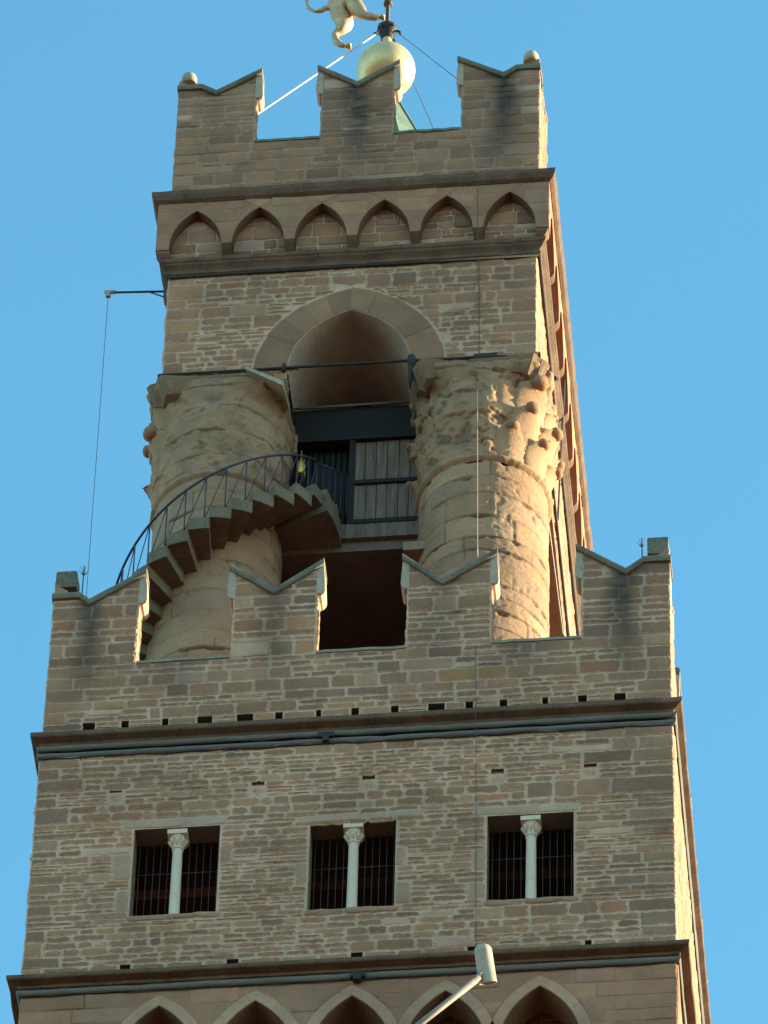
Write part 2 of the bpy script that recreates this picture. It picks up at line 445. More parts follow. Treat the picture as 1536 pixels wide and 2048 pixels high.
def band(mb, mp, inner, outer, sg, col, dep, mi=1):
    """curved block between two polylines"""
    j = random.uniform(.93, 1.07); col = tuple(x*j for x in col)
    n = len(inner); rows = []
    for k in range(n):
        a, b = inner[k], outer[k]; row = []
        for t, w_, al in ((0,-.01,.3),(.03,dep,.2),(.5,dep,0),(.97,dep,.2),(1,-.01,.3)):
            row.append(mb.vert(mp(a[0]+(b[0]-a[0])*t, a[1]+(b[1]-a[1])*t, w_), (*col, al)))
        rows.append(row)
    for r0, r1 in zip(rows, rows[1:]):
        for k in range(4):
            q = [r0[k], r0[k+1], r1[k+1], r1[k]]
            mb.face(q if sg > 0 else q[::-1], mi)
    for r, fl in ((rows[0], sg > 0), (rows[-1], sg < 0)): mb.face(r[::-1] if fl else r, mi)
for si, sd_ in enumerate(SIDES):
    mp = sd_(gal(5.0), 0, GY)
    if si % 2 == 0: AX = AXF; ul = 5.0
    else: AX = tuple(1.45*k for k in (-4+.5,-3+.5,-2+.5,-.5,.5,1.5,2.5,3.5)); ul = 6.4-.52
    xs = {-ul, ul}
    for a in AX: xs |= {a+AH*math.sin(math.pi/2*k/10) for k in range(-10, 11)}
    xs = sorted(xs)
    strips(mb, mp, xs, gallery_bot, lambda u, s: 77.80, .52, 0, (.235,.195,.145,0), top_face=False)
    if si < 2:
        uu = U_(gal(5.0), si)
        lay(mb, mp, -uu, uu, 75.4, 77.74, 'ashlar', clip=gal_clip(.185), mi=1)
        mach_voussoirs(mb, mp)
mb.box(-4.98, 4.98, -4.98, 7.78, 77.74, 77.95, 0, (.2,.16,.11,0))
mb.build("machicolation_arcade", [M_ASH, M_ASH], tower)

def moulding(name, prof, mat, ox=0, oy=GY, par=None):
    b = MB(); b.ring_profile(prof, ox, oy, 0, BE if ox else GE); return b.build(name, mat, par or tower)
def rollprof(h, z, r, n=8, hin=None):
    return [((hin or h)-.02, z+r)] and [(h + r*math.cos(math.pi/2 - math.pi*k/n), z + r*math.sin(math.pi/2 - math.pi*k/n)) for k in range(n+1)][::-1]
# lower cornice
moulding("cornice", [(4.9,77.86),(5.05,77.88),(5.06,77.93),(5.19,77.95),(5.205,77.97),(5.205,78.03),(4.9,78.05)], M_CORN)
moulding("lead_moulding", rollprof(5.0, 77.80, .065), M_LEAD)
# ---- gallery wall with three paired windows a side
WIN = ((-2.74, 79.38, 81.30), (0.01, 79.30, 81.22), (2.77, 79.30, 81.17))
WH = .67; WT = .36
wholes = [(c-WH, c+WH, a, b, WT, False) for c, a, b in WIN]
put = [(-3.75,82.22),(-1.51,82.2),(.23,82.2),(2.25,82.17),(3.7,82.2)]
small = [(x-.10, x+.10, z-.05, z+.06, .055, True) for x, z in put]
drains = [(x-w_, x+w_, 78.19, 78.33, .4, True) for x, w_ in ((-3.42,.08),(-1.77,.09),(.13,.09),(1.92,.10),(3.66,.05))]
mb = MB()
W0, W1 = 78.03, 83.10
for si, sd_ in enumerate(SIDES):
    mp = sd_(gal(5.0), 0, GY); uu = U_(gal(5.0), si)
    hs = wholes + (small + drains if si == 0 else [])
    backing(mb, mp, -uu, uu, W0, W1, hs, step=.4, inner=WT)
    keep = [(a-.02, b+.02, c, d) for a, b, c, d, _, _ in hs]
    keep += [(c-WH-.2, c+WH+.42*(1 if k == 1 else .2), b+.015, b+.21) for k, (c, a, b) in enumerate(WIN)]     # lintels
    keep += [(c-WH-.05, c+WH+.1, a-.14, a) for c, a, b in WIN]                          # sills
    JB = [(c+sg*(WH+.005)+(-q if sg < 0 else 0), c+sg*(WH+.005)+(0 if sg < 0 else q), a+t0*(b-a), a+t1*(b-a)) for k, (c, a, b) in enumerate(WIN)
          for sg, q, t0, t1 in (((-1,.30,.42,.72),(-1,.22,.05,.30),(1,.20,.55,.80)), ((1,.17,.46,.68),(1,.24,.02,.28),(-1,.20,.30,.55)), ((-1,.22,.36,.62),(-1,.30,.02,.22),(1,.18,.5,.66)))[k]]
    keep += JB
    if si == 0: keep += [(x-.13, x+.13, z-.28, z-.05) for x, z in put]
    lay(mb, mp, -uu-.012, uu+.012, W0, W1-.02, 'rubble' if si < 2 else 'coarse', keep, ql=.75, qr=1.45 if si == 0 else .9, qpal='grey' if si == 0 else 'ashlar')
    for q in JB: stone(mb, mp, rect(*q), random.choice(((.27,.255,.205),(.25,.22,.165),(.285,.265,.21))), .014, .004, .008, .010, .03, None, 1)
    if si == 0:                                  # mortar patches under the putlog holes
        for x, z in put:
            stone(mb, mp, rect(x-.12, x+.12, z-.27, z-.05), (.36,.315,.25), .006, .002, .012, .02, .05, None, 1)
mb.build("gallery_wall", [M_MAS, M_MAS], tower)
# room behind the windows
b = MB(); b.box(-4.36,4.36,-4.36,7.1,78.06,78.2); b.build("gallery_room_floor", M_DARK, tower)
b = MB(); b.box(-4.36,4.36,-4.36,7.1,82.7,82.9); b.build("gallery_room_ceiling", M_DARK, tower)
b = MB(); b.box(-2.2, 2.2, -2.6, -2.3, 80.9, 81.2); b.box(-4.3, 4.3, -3.1, -2.9, 81.9, 82.1); b.box(.3, 1.3, -3.2, -2.9, 78.2, 80.7)
b.build("roof_beam", M_BOARD, tower)
# windows
for k, (c, a, bb) in enumerate(WIN):
    f = MB(); mp = m_front(gal(5.0), 0, GY)
    stone(f, mp, rect(c-WH-.18, c+.1, bb+.015, bb+.20), (.33,.33,.285), .016, .003, .006, .01, .02, None, 0)
    stone(f, mp, rect(c+.1, c+WH+.40*(1 if k == 1 else .2), bb+.015, bb+.20), (.33,.335,.30), .010, .003, .006, .01, .02, None, 0)
    wn = f.build("window", M_ASH, tower)
    wn['label'] = ("paired window at left of the gallery wall with white column", "paired window in the middle of the gallery wall, timber showing inside",
                   "paired window at right of the gallery wall, near the sunlit corner")[k]
    s_ = MB(); stone(s_, mp, rect(c-WH-.04, c-.1, a-.13, a), (.25,.225,.175), .02, .002, .008, .012, .03, None, 0)
    stone(s_, mp, rect(c-.1, c+WH+.08, a-.12, a+.004), (.27,.24,.185), .03, .002, .008, .012, .03, None, 0)
    s_.box(c-WH, c+WH, -4.98, -4.4, a-.05, a+.012, 0, (.24,.21,.165,0)); s_.build("window_sill", M_ASH, wn)
    p = MB(); cy = -4.845; z0, z1 = a+.01, bb
    p.lathe([(.115,z0),(.115,z0+.03),(.098,z0+.06),(.086,z0+.10),(.082,z0+.6),(.078,z1-.42),(.076,z1-.36)], c, cy, 20)
    p.lathe([(.080,z1-.37),(.094,z1-.355),(.094,z1-.335),(.080,z1-.32),(.088,z1-.25),(.118,z1-.17),(.14,z1-.12)], c, cy, 20)
    for i in range(8):                           # little leaf capital
        an = math.pi/4*i; q = MB
        dx, dy = math.cos(an), math.sin(an)
        p.tube([(c+dx*.078, cy+dy*.078, z1-.31), (c+dx*.105, cy+dy*.105, z1-.22), (c+dx*.15, cy+dy*.15, z1-.155), (c+dx*.155, cy+dy*.155, z1-.19)], [.012,.03,.028,.012], 6)
    p.box(c-.155, c+.155, cy-.155, cy+.155, z1-.12, z1-.03)
    p.box(c-.13, c+.13, cy-.13, cy+.16, z1-.03, z1+.002)
    p.build("window_column", M_MARBLE, wn)
    gr = MB()
    for i in range(12):
        x = c-WH+.055+i*(2*WH-.11)/11
        gr.tube([(x, -4.685, a), (x, -4.685, bb)], .0065, 5)
    for z in (a+.12, a+1.22): gr.tube([(c-WH, -4.68, z), (c+WH, -4.68, z)], .009, 5)
    gr.build("window_grille", M_GREYBAR, wn)

# ---- upper cornice of the gallery, lead rolls and iron ties
moulding("cornice", [(4.9,83.28),(5.0,83.30),(5.03,83.36),(5.14,83.40),(5.155,83.42),(5.155,83.50),(4.6,83.52)], M_CORN)
moulding("lead_moulding", rollprof(5.0, 83.235, .062), M_LEAD)
moulding("lead_moulding", rollprof(4.995, 83.075, .058), M_LEAD)
b = MB()
for z, h in ((83.160, 5.035), (82.995, 5.03)):
    pts = [(-h,-h,z)] + [(-h+2*h*k/40, -h-.004*math.sin(k*1.7), z+.010*math.sin(k*2.1)+.006*math.sin(k*5.3)) for k in range(1, 40)] + [(h,-h,z), (h,h+2*GE,z)]
    b.tube(pts, .016, 6)
for x in (-.46,): 
    b.box(x-.13, x+.13, -5.10, -5.0, 83.10, 83.20); b.box(x-.05, x+.05, -5.11, -5.0, 83.0, 83.12)
b.build("iron_tie", M_IRON, tower)
b = MB()
z, h = 77.725, 5.03
b.tube([(-h,-h,z)] + [(-h+2*h*k/40, -h, z+.008*math.sin(k*2.3)) for k in range(1, 40)] + [(h,-h,z), (h,h+2*GE,z)], .015, 6)
b.box(.05, .28, -5.10, -5.02, 77.72, 77.82); b.box(.1, .22, -5.12, -5.02, 77.65, 77.75)
b.build("iron_tie", M_IRON, tower)

# ---- gallery parapet
def parapet(name, half, ox, oy, z0, z1, thick, style, st, holes=(), sides=4):
    mb = MB()
    for si, sd_ in enumerate(SIDES):
        mp = sd_(half, ox, oy); uu = U_(half, si)
        hs = list(holes) if si == 0 else []
        sfn = st
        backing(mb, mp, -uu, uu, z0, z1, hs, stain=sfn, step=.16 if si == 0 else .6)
        mb.quad([mp(-uu,z1,0), mp(uu,z1,0), mp(uu-thick,z1,-thick), mp(-uu+thick,z1,-thick)])
        mb.quad([mp(-uu+thick,z1,-thick), mp(uu-thick,z1,-thick), mp(uu-thick,z0,-thick), mp(-uu+thick,z0,-thick)])
        lay(mb, mp, -uu-.010, uu+.010, z0, z1, style, [(a,b_,c,d) for a,b_,c,d,_,_ in hs], ql=.8, qr=.8, stain=sfn)
    return mb.build(name, [M_MASD if z0 > 95 else M_MAS]*2, tower)
P2S, P2T = 85.16, 87.24
P2ST = stains([(-4.38,86.7,2.6,.22,.9),(-1.42,86.5,2.2,.25,.55),(1.32,86.5,1.8,.3,.35),(4.27,86.7,2.6,.26,.95),(-3.0,85.2,1.0,.5,.35),(2.6,85.2,.9,.4,.4)])
hol = [(x-w_, x+w_, 83.66, 83.83, .35, True) for x, w_ in ((-4.26,.10),(-3.68,.06),(-3.04,.05),(-2.41,.12),(-1.77,.13),(-1.23,.06),(-.6,.04),(-.02,.06),(.61,.06),(1.27,.13),(1.79,.06),(2.33,.06),(2.99,.045),(3.58,.07),(4.17,.09))]
par2 = parapet("gallery_parapet", gal(4.99), 0, GY, C2T+.005, P2S, .36, 'coarse', P2ST, hol)
P1S, P1T = 100.62, 102.56
P1ST = stains([(-2.56,101.9,1.2,.15,.25),(0,102.0,2.4,.22,.95),(2.6,101.9,2.6,.30,1.0)])
par1 = parapet("belfry_parapet", bel(3.25), BX, BC, 98.995, P1S, .30, 'coarse', P1ST)

# merlons
def merlon(name, half, ox, oy, side, a, b, c, zs, vb, tip, thick, stain, kind, par, label=None, fin=False):
    """swallowtail merlon on one side of a square parapet; kind: 'mid', 'lo' (outer end at a), 'hi' (outer end at b)"""
    mp = SIDES[side](half, ox, oy); mb = MB()
    hw = .11
    def top(u, s=0):
        if kind == 'lo' and u < a+.42: return max(vb+(tip-vb)*(c-(a+.42))/(c-a)*1.0, vb) if u < a+.42 else 0
        if kind == 'hi' and u > b-.42: return vb+(tip-vb)*((b-.42)-c)/(b-c)
        return vb+(tip-vb)*((c-u)/(c-a) if u < c else (u-c)/(b-c))
    pts = sorted({a, b, c, *( [a+.42] if kind == 'lo' else []), *([b-.42] if kind == 'hi' else []), *[a+(b-a)*k/8 for k in range(9)]})
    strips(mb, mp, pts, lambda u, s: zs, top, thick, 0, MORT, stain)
    def clip(poly):
        mx = sum(p[0] for p in poly)/len(poly)
        for (u0, u1) in ((a, c), (c, b)):
            if u0-.05 < mx < u1+.05 and (mx < c) == (u0 == a):
                z0_, z1_ = vb+(tip-vb)*(1 if u0 == a else 0), vb+(tip-vb)*(0 if u0 == a else 1)
                k = (z1_-z0_)/(u1-u0)
                poly = clip_half(poly, -k, 1, z0_-k*u0-.01)
                if poly is None: return None
        return poly
    if side in (0, 1):
        ea_, eb_ = a-(.01 if kind == 'lo' else 0), b+(.01 if kind == 'hi' else 0)
        lay(mb, mp, ea_, eb_, zs+.005, vb, 'coarse', stain=stain, mi=1)
        for p_, q_ in ((ea_, c), (c, eb_)):
            lay(mb, mp, p_, q_, vb, vb+(tip-vb)*.55, 'coarse', clip=clip, stain=stain, mi=1)
            lay(mb, mp, p_, q_, vb+(tip-vb)*.55, tip, 'coarse', clip=clip, stain=stain, mi=1)
    # masonry of the return faces
    for e, sg in ((a, -1), (b, 1)):
        if (kind == 'lo' and e == a) or (kind == 'hi' and e == b): continue
        f = (lambda u, v, w, e=e: mp(e+w, v, -u)) if sg > 0 else (lambda u, v, w, e=e: mp(e-w, v, -(thick-u)))
        lay(mb, f, .0, thick, zs+.005, top(e)-.05, 'coarse', mi=1)
    # flared horn under each tip
    for e, sg in ((a, -1), (b, 1)):
        if (kind == 'lo' and e == a) or (kind == 'hi' and e == b): continue
        zt = tip+.02; prof = [(-.02, zt-.68), (.05, zt-.66), (.095, zt-.60), (.11, zt-.52), (.085, zt-.02), (-.02, zt-.06)]
        n = len(prof); fr = [mp(e+sg*x, z, .012) for x, z in prof]; bk = [mp(e+sg*x, z, -thick-.012) for x, z in prof]
        i = [mb.vert(p, (.42,.38,.31,0)) for p in fr+bk]
        for k in range(n):
            q = [i[k], i[(k+1)%n], i[n+(k+1)%n], i[n+k]]
            mb.face(q if sg < 0 else q[::-1], 2, False)
        mb.face(i[:n] if sg > 0 else i[:n][::-1], 2); mb.face(i[n:][::-1] if sg > 0 else i[n:], 2)
    mo = mb.build(name, [M_MASD if zs > 95 else M_MAS, M_MASD if zs > 95 else M_MAS, M_HORN], tower)
    if label: mo['label'] = label
    # coping slab following the V
    cp = MB(); th = .135; oh = .06 if side == 0 else .02
    ea = a-(.09 if kind != 'lo' else .02); eb = b+(.09 if kind != 'hi' else .02)
    k_ = [(ea, top(a)+(.03 if kind != 'lo' else 0))]
    if kind == 'lo': k_.append((a+.42, top(a+.42)))
    k_.append((c, vb))
    if kind == 'hi': k_.append((b-.42, top(b-.42)))
    k_.append((eb, top(b)+(.03 if kind != 'hi' else 0)))
    fine = []
    for (x0, z0), (x1, z1) in zip(k_, k_[1:]):
        for q in range(4): fine.append((x0+(x1-x0)*q/4, z0+(z1-z0)*q/4+random.uniform(-.006,.006)))
    fine.append(k_[-1])
    rows = []
    for x, z in fine:
        rows.append([cp.vert(mp(x, z+dz, w_)) for w_, dz in ((oh,-.005),(oh+.012,th*.45),(oh-.01,th),(-thick*.5,th+.03),(-thick-oh,th),(-thick-oh,0))])
    for r0, r1 in zip(rows, rows[1:]):
        for k in range(6): cp.face([r0[k], r1[k], r1[(k+1)%6], r0[(k+1)%6]], 0)
    cp.face(rows[0]); cp.face(rows[-1][::-1])
    cp.build("coping", M_COPING, mo)
    return mo
def corner_pier(par, x, y, zt, kind):
    b = MB()
    if kind == 'dome': b.lathe([(.14,zt-.02),(.145,zt+.16),(.12,zt+.24),(.07,zt+.29),(.01,zt+.31)], x, y, 16)
    else:
        sx = .17
        b.box(x-sx, x+sx, y-sx, y+sx, zt-.02, zt+.34)
        b.ring_profile([(sx, zt+.34), (sx-.03, zt+.40), (.02, zt+.42)], x, y)
    b.build("finial", M_COPING if kind != 'dome' else M_HORN, par)
P2F = ((-4.99,-3.58,-4.40,'lo'), (-2.05,-.69,-1.39,'mid'), (.76,2.12,1.33,'mid'), (3.57,4.99,4.28,'hi'))
P2Z = ((-6.39+.36,-4.98,-5.65,'lo'), (-3.51,-2.15,-2.83,'mid'), (-.68,.68,0,'mid'), (2.15,3.51,2.83,'mid'), (4.98,6.39-.36,5.65,'hi'))
P1F = ((-3.25,-1.84,-2.56,'lo'), (-.66,.645,-.02,'mid'), (1.86,3.25,2.60,'hi'))
P1Z = ((-4.75+.30,-3.34,-4.0,'lo'), (-1.98,-.68,-1.33,'mid'), (.68,1.98,1.33,'mid'), (3.34,4.75-.30,4.0,'hi'))
for side in range(4):
    for k, (a, b_, c, kind) in enumerate(P2Z if side % 2 else P2F):
        lab = None
        if side == 0: lab = ("leftmost gallery merlon with square finial block", "gallery merlon in front of the left column",
                             "gallery merlon in front of the right column", "rightmost gallery merlon with dark stain below its notch")[k]
        mo = merlon("merlon", gal(4.99) if side in (0, 2) else (4.945, 4.99+GE), 0, GY, side, a, b_, c, P2S, 86.60, P2T, .36, P2ST if side == 0 else None, kind, par2, lab)
        if side == 0 and kind == 'lo': corner_pier(mo, -4.81, -4.81, 87.14, 'block')
        if side == 0 and kind == 'hi': corner_pier(mo, 4.80, -4.81, 87.14, 'block')
        if side == 2 and kind == 'lo': corner_pier(mo, 4.81, 7.61, 87.14, 'block')
        if side == 2 and kind == 'hi': corner_pier(mo, -4.81, 7.61, 87.14, 'block')
    for k, (a, b_, c, kind) in enumerate(P1Z if side % 2 else P1F):
        lab = None
        if side == 0: lab = ("top left merlon with round finial", "top middle merlon in front of the gilded ball", "top right merlon with round finial and dark stain")[k]
        mo = merlon("merlon", bel(3.25), BX, BC, side, a, b_, c, P1S, 102.02, P1T, .30, P1ST if side == 0 else None, kind, par1, lab)
        if side == 0 and kind == 'lo': corner_pier(mo, BX-3.10, BY-3.09, 102.62, 'dome')
        if side == 0 and kind == 'hi': corner_pier(mo, BX+3.08, BY-3.09, 102.62, 'dome')
# crenel sills
for (half, ox, oy, z, thick, pat, mat, par) in ((gal(4.99), 0, GY, P2S, .36, (P2F, P2Z), M_LINTEL, par2), (bel(3.25), BX, BC, P1S, .30, (P1F, P1Z), M_COPPER, par1)):
    for si, sd_ in enumerate(SIDES):
        mp = sd_(half, ox, oy); pt = pat[si % 2]
        for a, e in [(p[1], q[0]) for p, q in zip(pt, pt[1:])]:
            b = MB(); n = 8; rows = []
            for k in range(n+1):
                x = a+.012+(e-a-.024)*k/n; j = random.uniform(-.012, .012)
                rows.append([b.vert(mp(x, z+dz, w_)) for w_, dz in ((.03,-.012+j),(.035,.04+j),(-thick/2,.07+j),(-thick-.03,.05),(-thick-.03,.004))])
            for r0, r1 in zip(rows, rows[1:]):
                for q in range(5): b.face([r0[q], r1[q], r1[(q+1)%5], r0[(q+1)%5]])
            b.face(rows[0]); b.face(rows[-1][::-1]); b.build("sill_coping", mat, par)
# gallery walkway
b = MB(); b.box(-4.7, 4.7, -4.7, 7.5, 83.0, 83.55); b.build("gallery_floor", M_DARK, tower)

# ---- belfry columns
CR = 1.10; CZ0, CZ1 = 83.55, 91.55
def stone_cells(seed, z0, z1, avg, per, gap):
    rnd = random.Random(seed); rows = []; z = z0
    while z < z1-.1:
        h = rnd.uniform(.75, 1.3)*avg
        if z+h > z1-.2: h = z1-z
        n = rnd.choice(per); off = rnd.random()*6.28
        cuts = sorted(off+6.283*k/n+rnd.uniform(-.2,.2) for k in range(n))
        rows.append((z, z+h, cuts, [rnd.uniform(-.014,.010) for _ in range(n)], [rnd.uniform(.88,1.1) for _ in range(n)], rnd.choice((.15,.3,.5,.8,1.0)), [rnd.choice(((.30,.245,.165),(.285,.235,.165),(.27,.225,.165),(.305,.24,.155))) for _ in range(n)]))
        z += h
    return rows
def drum(mb, cx, cy, z0, z1, rad, seed, du=.035, dz=.04, wear=1.0):
    rows = stone_cells(seed, z0, z1, .43, (5,6,6,7), .02)
    nu = int(2*math.pi*CR/du); nz = int((z1-z0)/dz); grid = []
    ri = 0
    for j in range(nz+1):
        z = z0+(z1-z0)*j/nz; line = []
        for i in range(nu):
            a = 2*math.pi*i/nu; p = Vector((math.cos(a)*1.1, math.sin(a)*1.1, z+seed*7.3))
            zw = z + .02*noise.noise(p*1.5) + .035*noise.noise(p*.6)
            row = rows[0]
            for q in rows:
                if q[0] <= zw < q[1]: row = q; break
            else: row = rows[-1] if zw >= rows[-1][0] else rows[0]
            aw = a + .03*noise.noise(p*2.1+Vector((9,2,4)))
            cuts = row[2]; n = len(cuts); ci = 0; dm = 9
            for k in range(n):
                rel = (aw-cuts[k]) % (2*math.pi)
                w_ = (cuts[(k+1)%n]-cuts[k]) % (2*math.pi)
                if rel < w_: ci = k; dm = min(rel, w_-rel)*CR; break
            dv = min(zw-row[0], row[1]-zw)
            e = 1e9
            jw = .010 + .020*max(0, noise.noise(p*1.1+Vector((3,3,3))))*wear
            js = row[5]*(.55+.9*max(0, .4+noise.noise(p*.9+Vector((8,8,1)))))*wear
            d = -.045*js*math.exp(-(max(dv,0)/jw)**2) - .030*js*math.exp(-(dm/.013)**2)
            d += row[3][ci]*1.0
            er = noise.noise(p*2.6+Vector((1,7,2)))+.5*noise.noise(p*6.1)
            d += .008*noise.noise(p*4)+.008*noise.noise(p*11)+.006*noise.noise(p*23)
            ck = noise.noise(p*3.3+Vector((4,4,9)))+.5*noise.noise(p*9)
            if ck > .5: d -= .014*min(1, (ck-.5)*14)*wear
            # broken upper lips of the drums
            up_ = max(0, 1-(row[1]-zw)/.11)
            if er > .12: d -= .10*min(1, (er-.12)*2.4)*up_*wear*(.3+.7*row[5])
            if er > .62: d -= .04*wear*min(1, (er-.62)*4)
            t = row[4][ci]*(1-.10*math.exp(-(dv/.02)**2))
            c = tuple(x*t for x in row[6][ci])
            r = rad(z)+d
            sg = .9*min(1, js*1.6)*math.exp(-(dv/.022)**2)*max(0, min(1, .5+1.6*noise.noise(p*1.9+Vector((5,1,8))))) + .55*math.exp(-(dm/.014)**2)*(noise.noise(p*2.3) > -.1) + (.45*min(1,(er-.08)*2)*up_ if er > .08 else 0)
            line.append(mb.vert((cx+r*math.cos(a), cy+r*math.sin(a), z), (*c, .0), min(.9, sg)))
        grid.append(line)
    for j in range(nz):
        for i in range(nu):
            k = (i+1) % nu; mb.face([grid[j][i], grid[j][k], grid[j+1][k], grid[j+1][i]], 0, True)
def leaf(mb, cx, cy, phi, z0, h, wd, r0, r1, curl=.13, seed=0, ball=.095, cut=1.0):
    """acanthus-like leaf growing up the bell and rolling out at its tip"""
    rnd = random.Random(seed); nl, nw = 12, 7
    fr, bk = [], []
    for j in range(nl+1):
        t = j/nl
        ww = wd*(.55+.75*math.sin(math.pi*min(1, t*.95+.05))**.8)*(1 if t < .8 else 1-(t-.8)*2.2)*.5
        ww *= 1+.14*math.sin(j*2.4+seed)
        z = z0+h*min(t, .97)*(1 if t < .9 else 1-(t-.9)*.5); r = r0+(r1-r0)*t**1.2 + curl*max(0, t-.55)**2*5.2
        lf, lb = [], []
        for i in range(nw):
            s = -1+2*i/(nw-1); off = ww*s
            rr = r + .05*(1-abs(s))**.6*(.4+t) - .035*abs(s)**2 + (.014 if i % 2 else -.012)
            a = phi + off/max(r, .6)
            lf.append(mb.vert((cx+rr*math.cos(a), cy+rr*math.sin(a), z-.03*abs(s)*t), (.31,.25,.165,0)))
            lb.append(mb.vert((cx+(rr-.09)*math.cos(a), cy+(rr-.09)*math.sin(a), z-.03*abs(s)*t+.01), (.29,.235,.16,0)))
        fr.append(lf); bk.append(lb)
    for j in range(nl):
        for i in range(nw-1):
            mb.face([fr[j][i], fr[j][i+1], fr[j+1][i+1], fr[j+1][i]], 0, True)
            mb.face([bk[j][i+1], bk[j][i], bk[j+1][i], bk[j+1][i+1]], 0, True)
        mb.face([fr[j][0], fr[j+1][0], bk[j+1][0], bk[j][0]]); mb.face([fr[j+1][-1], fr[j][-1], bk[j][-1], bk[j+1][-1]])
    mb.face(fr[-1] + bk[-1][::-1])
    if ball:
        rb = r1+curl*.72; zc = z0+h*.90; bx_, by_ = cx+rb*math.cos(phi), cy+rb*math.sin(phi)
        n = 10; rings = []
        for j in range(1, n):
            th = math.pi*j/n; ring = []
            for i in range(12):
                al = 2*math.pi*i/12; rr = ball*(1+.12*noise.noise(Vector((al, th*2, seed))))
                lx = rr*1.25*math.cos(th); ly = rr*math.sin(th)*math.cos(al); lz = rr*math.sin(th)*math.sin(al)
                # long axis runs along the tangent
                ring.append(mb.vert((bx_+lx*-math.sin(phi)+ly*math.cos(phi), by_+lx*math.cos(phi)+ly*math.sin(phi), zc+lz), (.27,.215,.145,0)))
            rings.append(ring)
        for q0, q1 in zip(rings, rings[1:]):
            for i in range(12): mb.face([q0[i], q1[i], q1[(i+1)%12], q0[(i+1)%12]], 0, True)
        mb.face(rings[0]); mb.face(rings[-1][::-1])
def capital(cx, cy, par, seed, leaves, low=False, carved=None, rough=1.0):
    mb = MB(); zA, zB_ = CZ1, 93.98
    # bell with eroded surface, squaring out towards the abacus
    nz = 30 if low else 120; nu = 96 if low else 330; grid = []
    for j in range(nz+1):
        t = j/nz; z = zA+(zB_-zA)*t; line = []
        for i in range(nu):
            a = 2*math.pi*i/nu; p = Vector((math.cos(a)*1.2, math.sin(a)*1.2, z+seed*3.1))
            base = 1.09 + .15*t**1.3 + .04*math.sin(min(1,t*1.2)*math.pi)
            cv = 0
            if carved:
                da = (a-carved[0]+math.pi) % (2*math.pi)-math.pi
                cv = max(0, min(1, (carved[1]-abs(da))/.25)); base -= .10*cv*min(1, t*8)
            if t < .07: base = 1.085+.075*math.sin(math.pi*t/.07)           # astragal
            sq = 1/max(abs(math.cos(a)), abs(math.sin(a)))
            k = max(0, (t-.80)/.2); k = k*k*(3-2*k)
            base = base*(1-k) + k*min(1.22*sq, 1.50)
            nn = noise.noise(p*1.7)+.5*noise.noise(p*4.3)
            d = .055*nn*min(1, t*6) + .014*noise.noise(p*10)
            ck = noise.noise(p*2.9+Vector((2,7,5)))+.5*noise.noise(p*7.7)
            if ck > .22+.25*(1-rough): d -= .055*rough*min(1, (ck-.22-.25*(1-rough))*16)*(t > .1)
            if ck < -.5: d += .03*rough*min(1, (-ck-.5)*10)*(t > .1)
            step = math.floor((z-zA)/.56 + .15*noise.noise(p*.9)); fr_ = ((z-zA)/.56 + .15*noise.noise(p*.9)) - step
            d -= .05*math.exp(-(fr_/.035)**2)*(t > .1)*(1-cv)
            if t > .1: d += .06*(1-cv)*noise.noise(Vector((step*5.1+.5, math.floor(a*2.6+step*1.3)*3.7+.5, seed+.5)))
            if nn > .45 and t > .75: d -= .22*(nn-.45)
            line.append(mb.vert((cx+(base+d)*math.cos(a), cy+(base+d)*math.sin(a), z), (.29*(1+.1*nn),.24*(1+.08*nn),.165,.0), max(0, min(.7, max(-1.1*nn-.35, ((ck-.2)*1.1 if ck > .2 else 0)*rough, .6*math.exp(-(fr_/.04)**2)*(t > .1))))))
        grid.append(line)
    for j in range(nz):
        for i in range(nu):
            k = (i+1) % nu; mb.face([grid[j][i], grid[j][k], grid[j+1][k], grid[j+1][i]], 0, True)
    mb.face(grid[-1])
    for args in leaves: leaf(mb, cx, cy, *args)
    return mb.build("capital", M_COLUMN, par)
CPOS = {'L': (BX-2.25, BY-2.2), 'R': (BX+2.25, BY-2.2), 'BL': (BX-2.25, BY+5.2), 'BR': (BX+2.25, BY+5.2)}
D = R_
def row(z0, h, wd, r0, r1, phis, seed, **k): return [(D(p), z0, h, wd, r0, r1, k.get('curl', .13), seed+i, k.get('ball', .095)) for i, p in enumerate(phis)]
LV = {
 'R': row(91.66, .84, .56, 1.06, 1.15, (-62,-30,2,34,66,98), 1, ball=.095) + row(92.10, 1.02, .60, 1.07, 1.20, (-46,-14,18,50,82), 20, ball=.11)
      + row(92.78, 1.0, .66, 1.08, 1.26, (-42,44), 40, curl=.16, ball=.13) + row(92.75, .95, .50, 1.09, 1.16, (-70,-8,12), 55, curl=.06, ball=0)
      + row(91.7, .75, .36, 1.07, 1.18, (176,206), 60, curl=.12, ball=.08) + row(92.3, .8, .36, 1.10, 1.2, (190,222), 70, curl=.10, ball=.07),
 'L': row(92.30, 1.0, .55, 1.10, 1.26, (212,), 80, curl=.12, ball=.13) + row(92.75, 1.1, .6, 1.10, 1.30, (222,), 84, curl=.10, ball=0)
      + row(91.8, .6, .5, 1.10, 1.15, (190,), 90, curl=.10, ball=0) + row(92.9, .8, .5, 1.12, 1.22, (178, 135), 95, curl=.1, ball=.10) + row(92.5, 1.0, .4, 1.10, 1.18, (352,), 97, curl=.06, ball=0),
 'BR': row(91.66, .84, .56, 1.06, 1.15, (-62,-30,2,34,66), 100) + row(92.1, 1.0, .60, 1.07, 1.2, (-46,-14,18,50), 120) + row(92.7, 1.1, .62, 1.08, 1.24, (-45,45), 140, curl=.16, ball=.12),
 'BL': [],
}
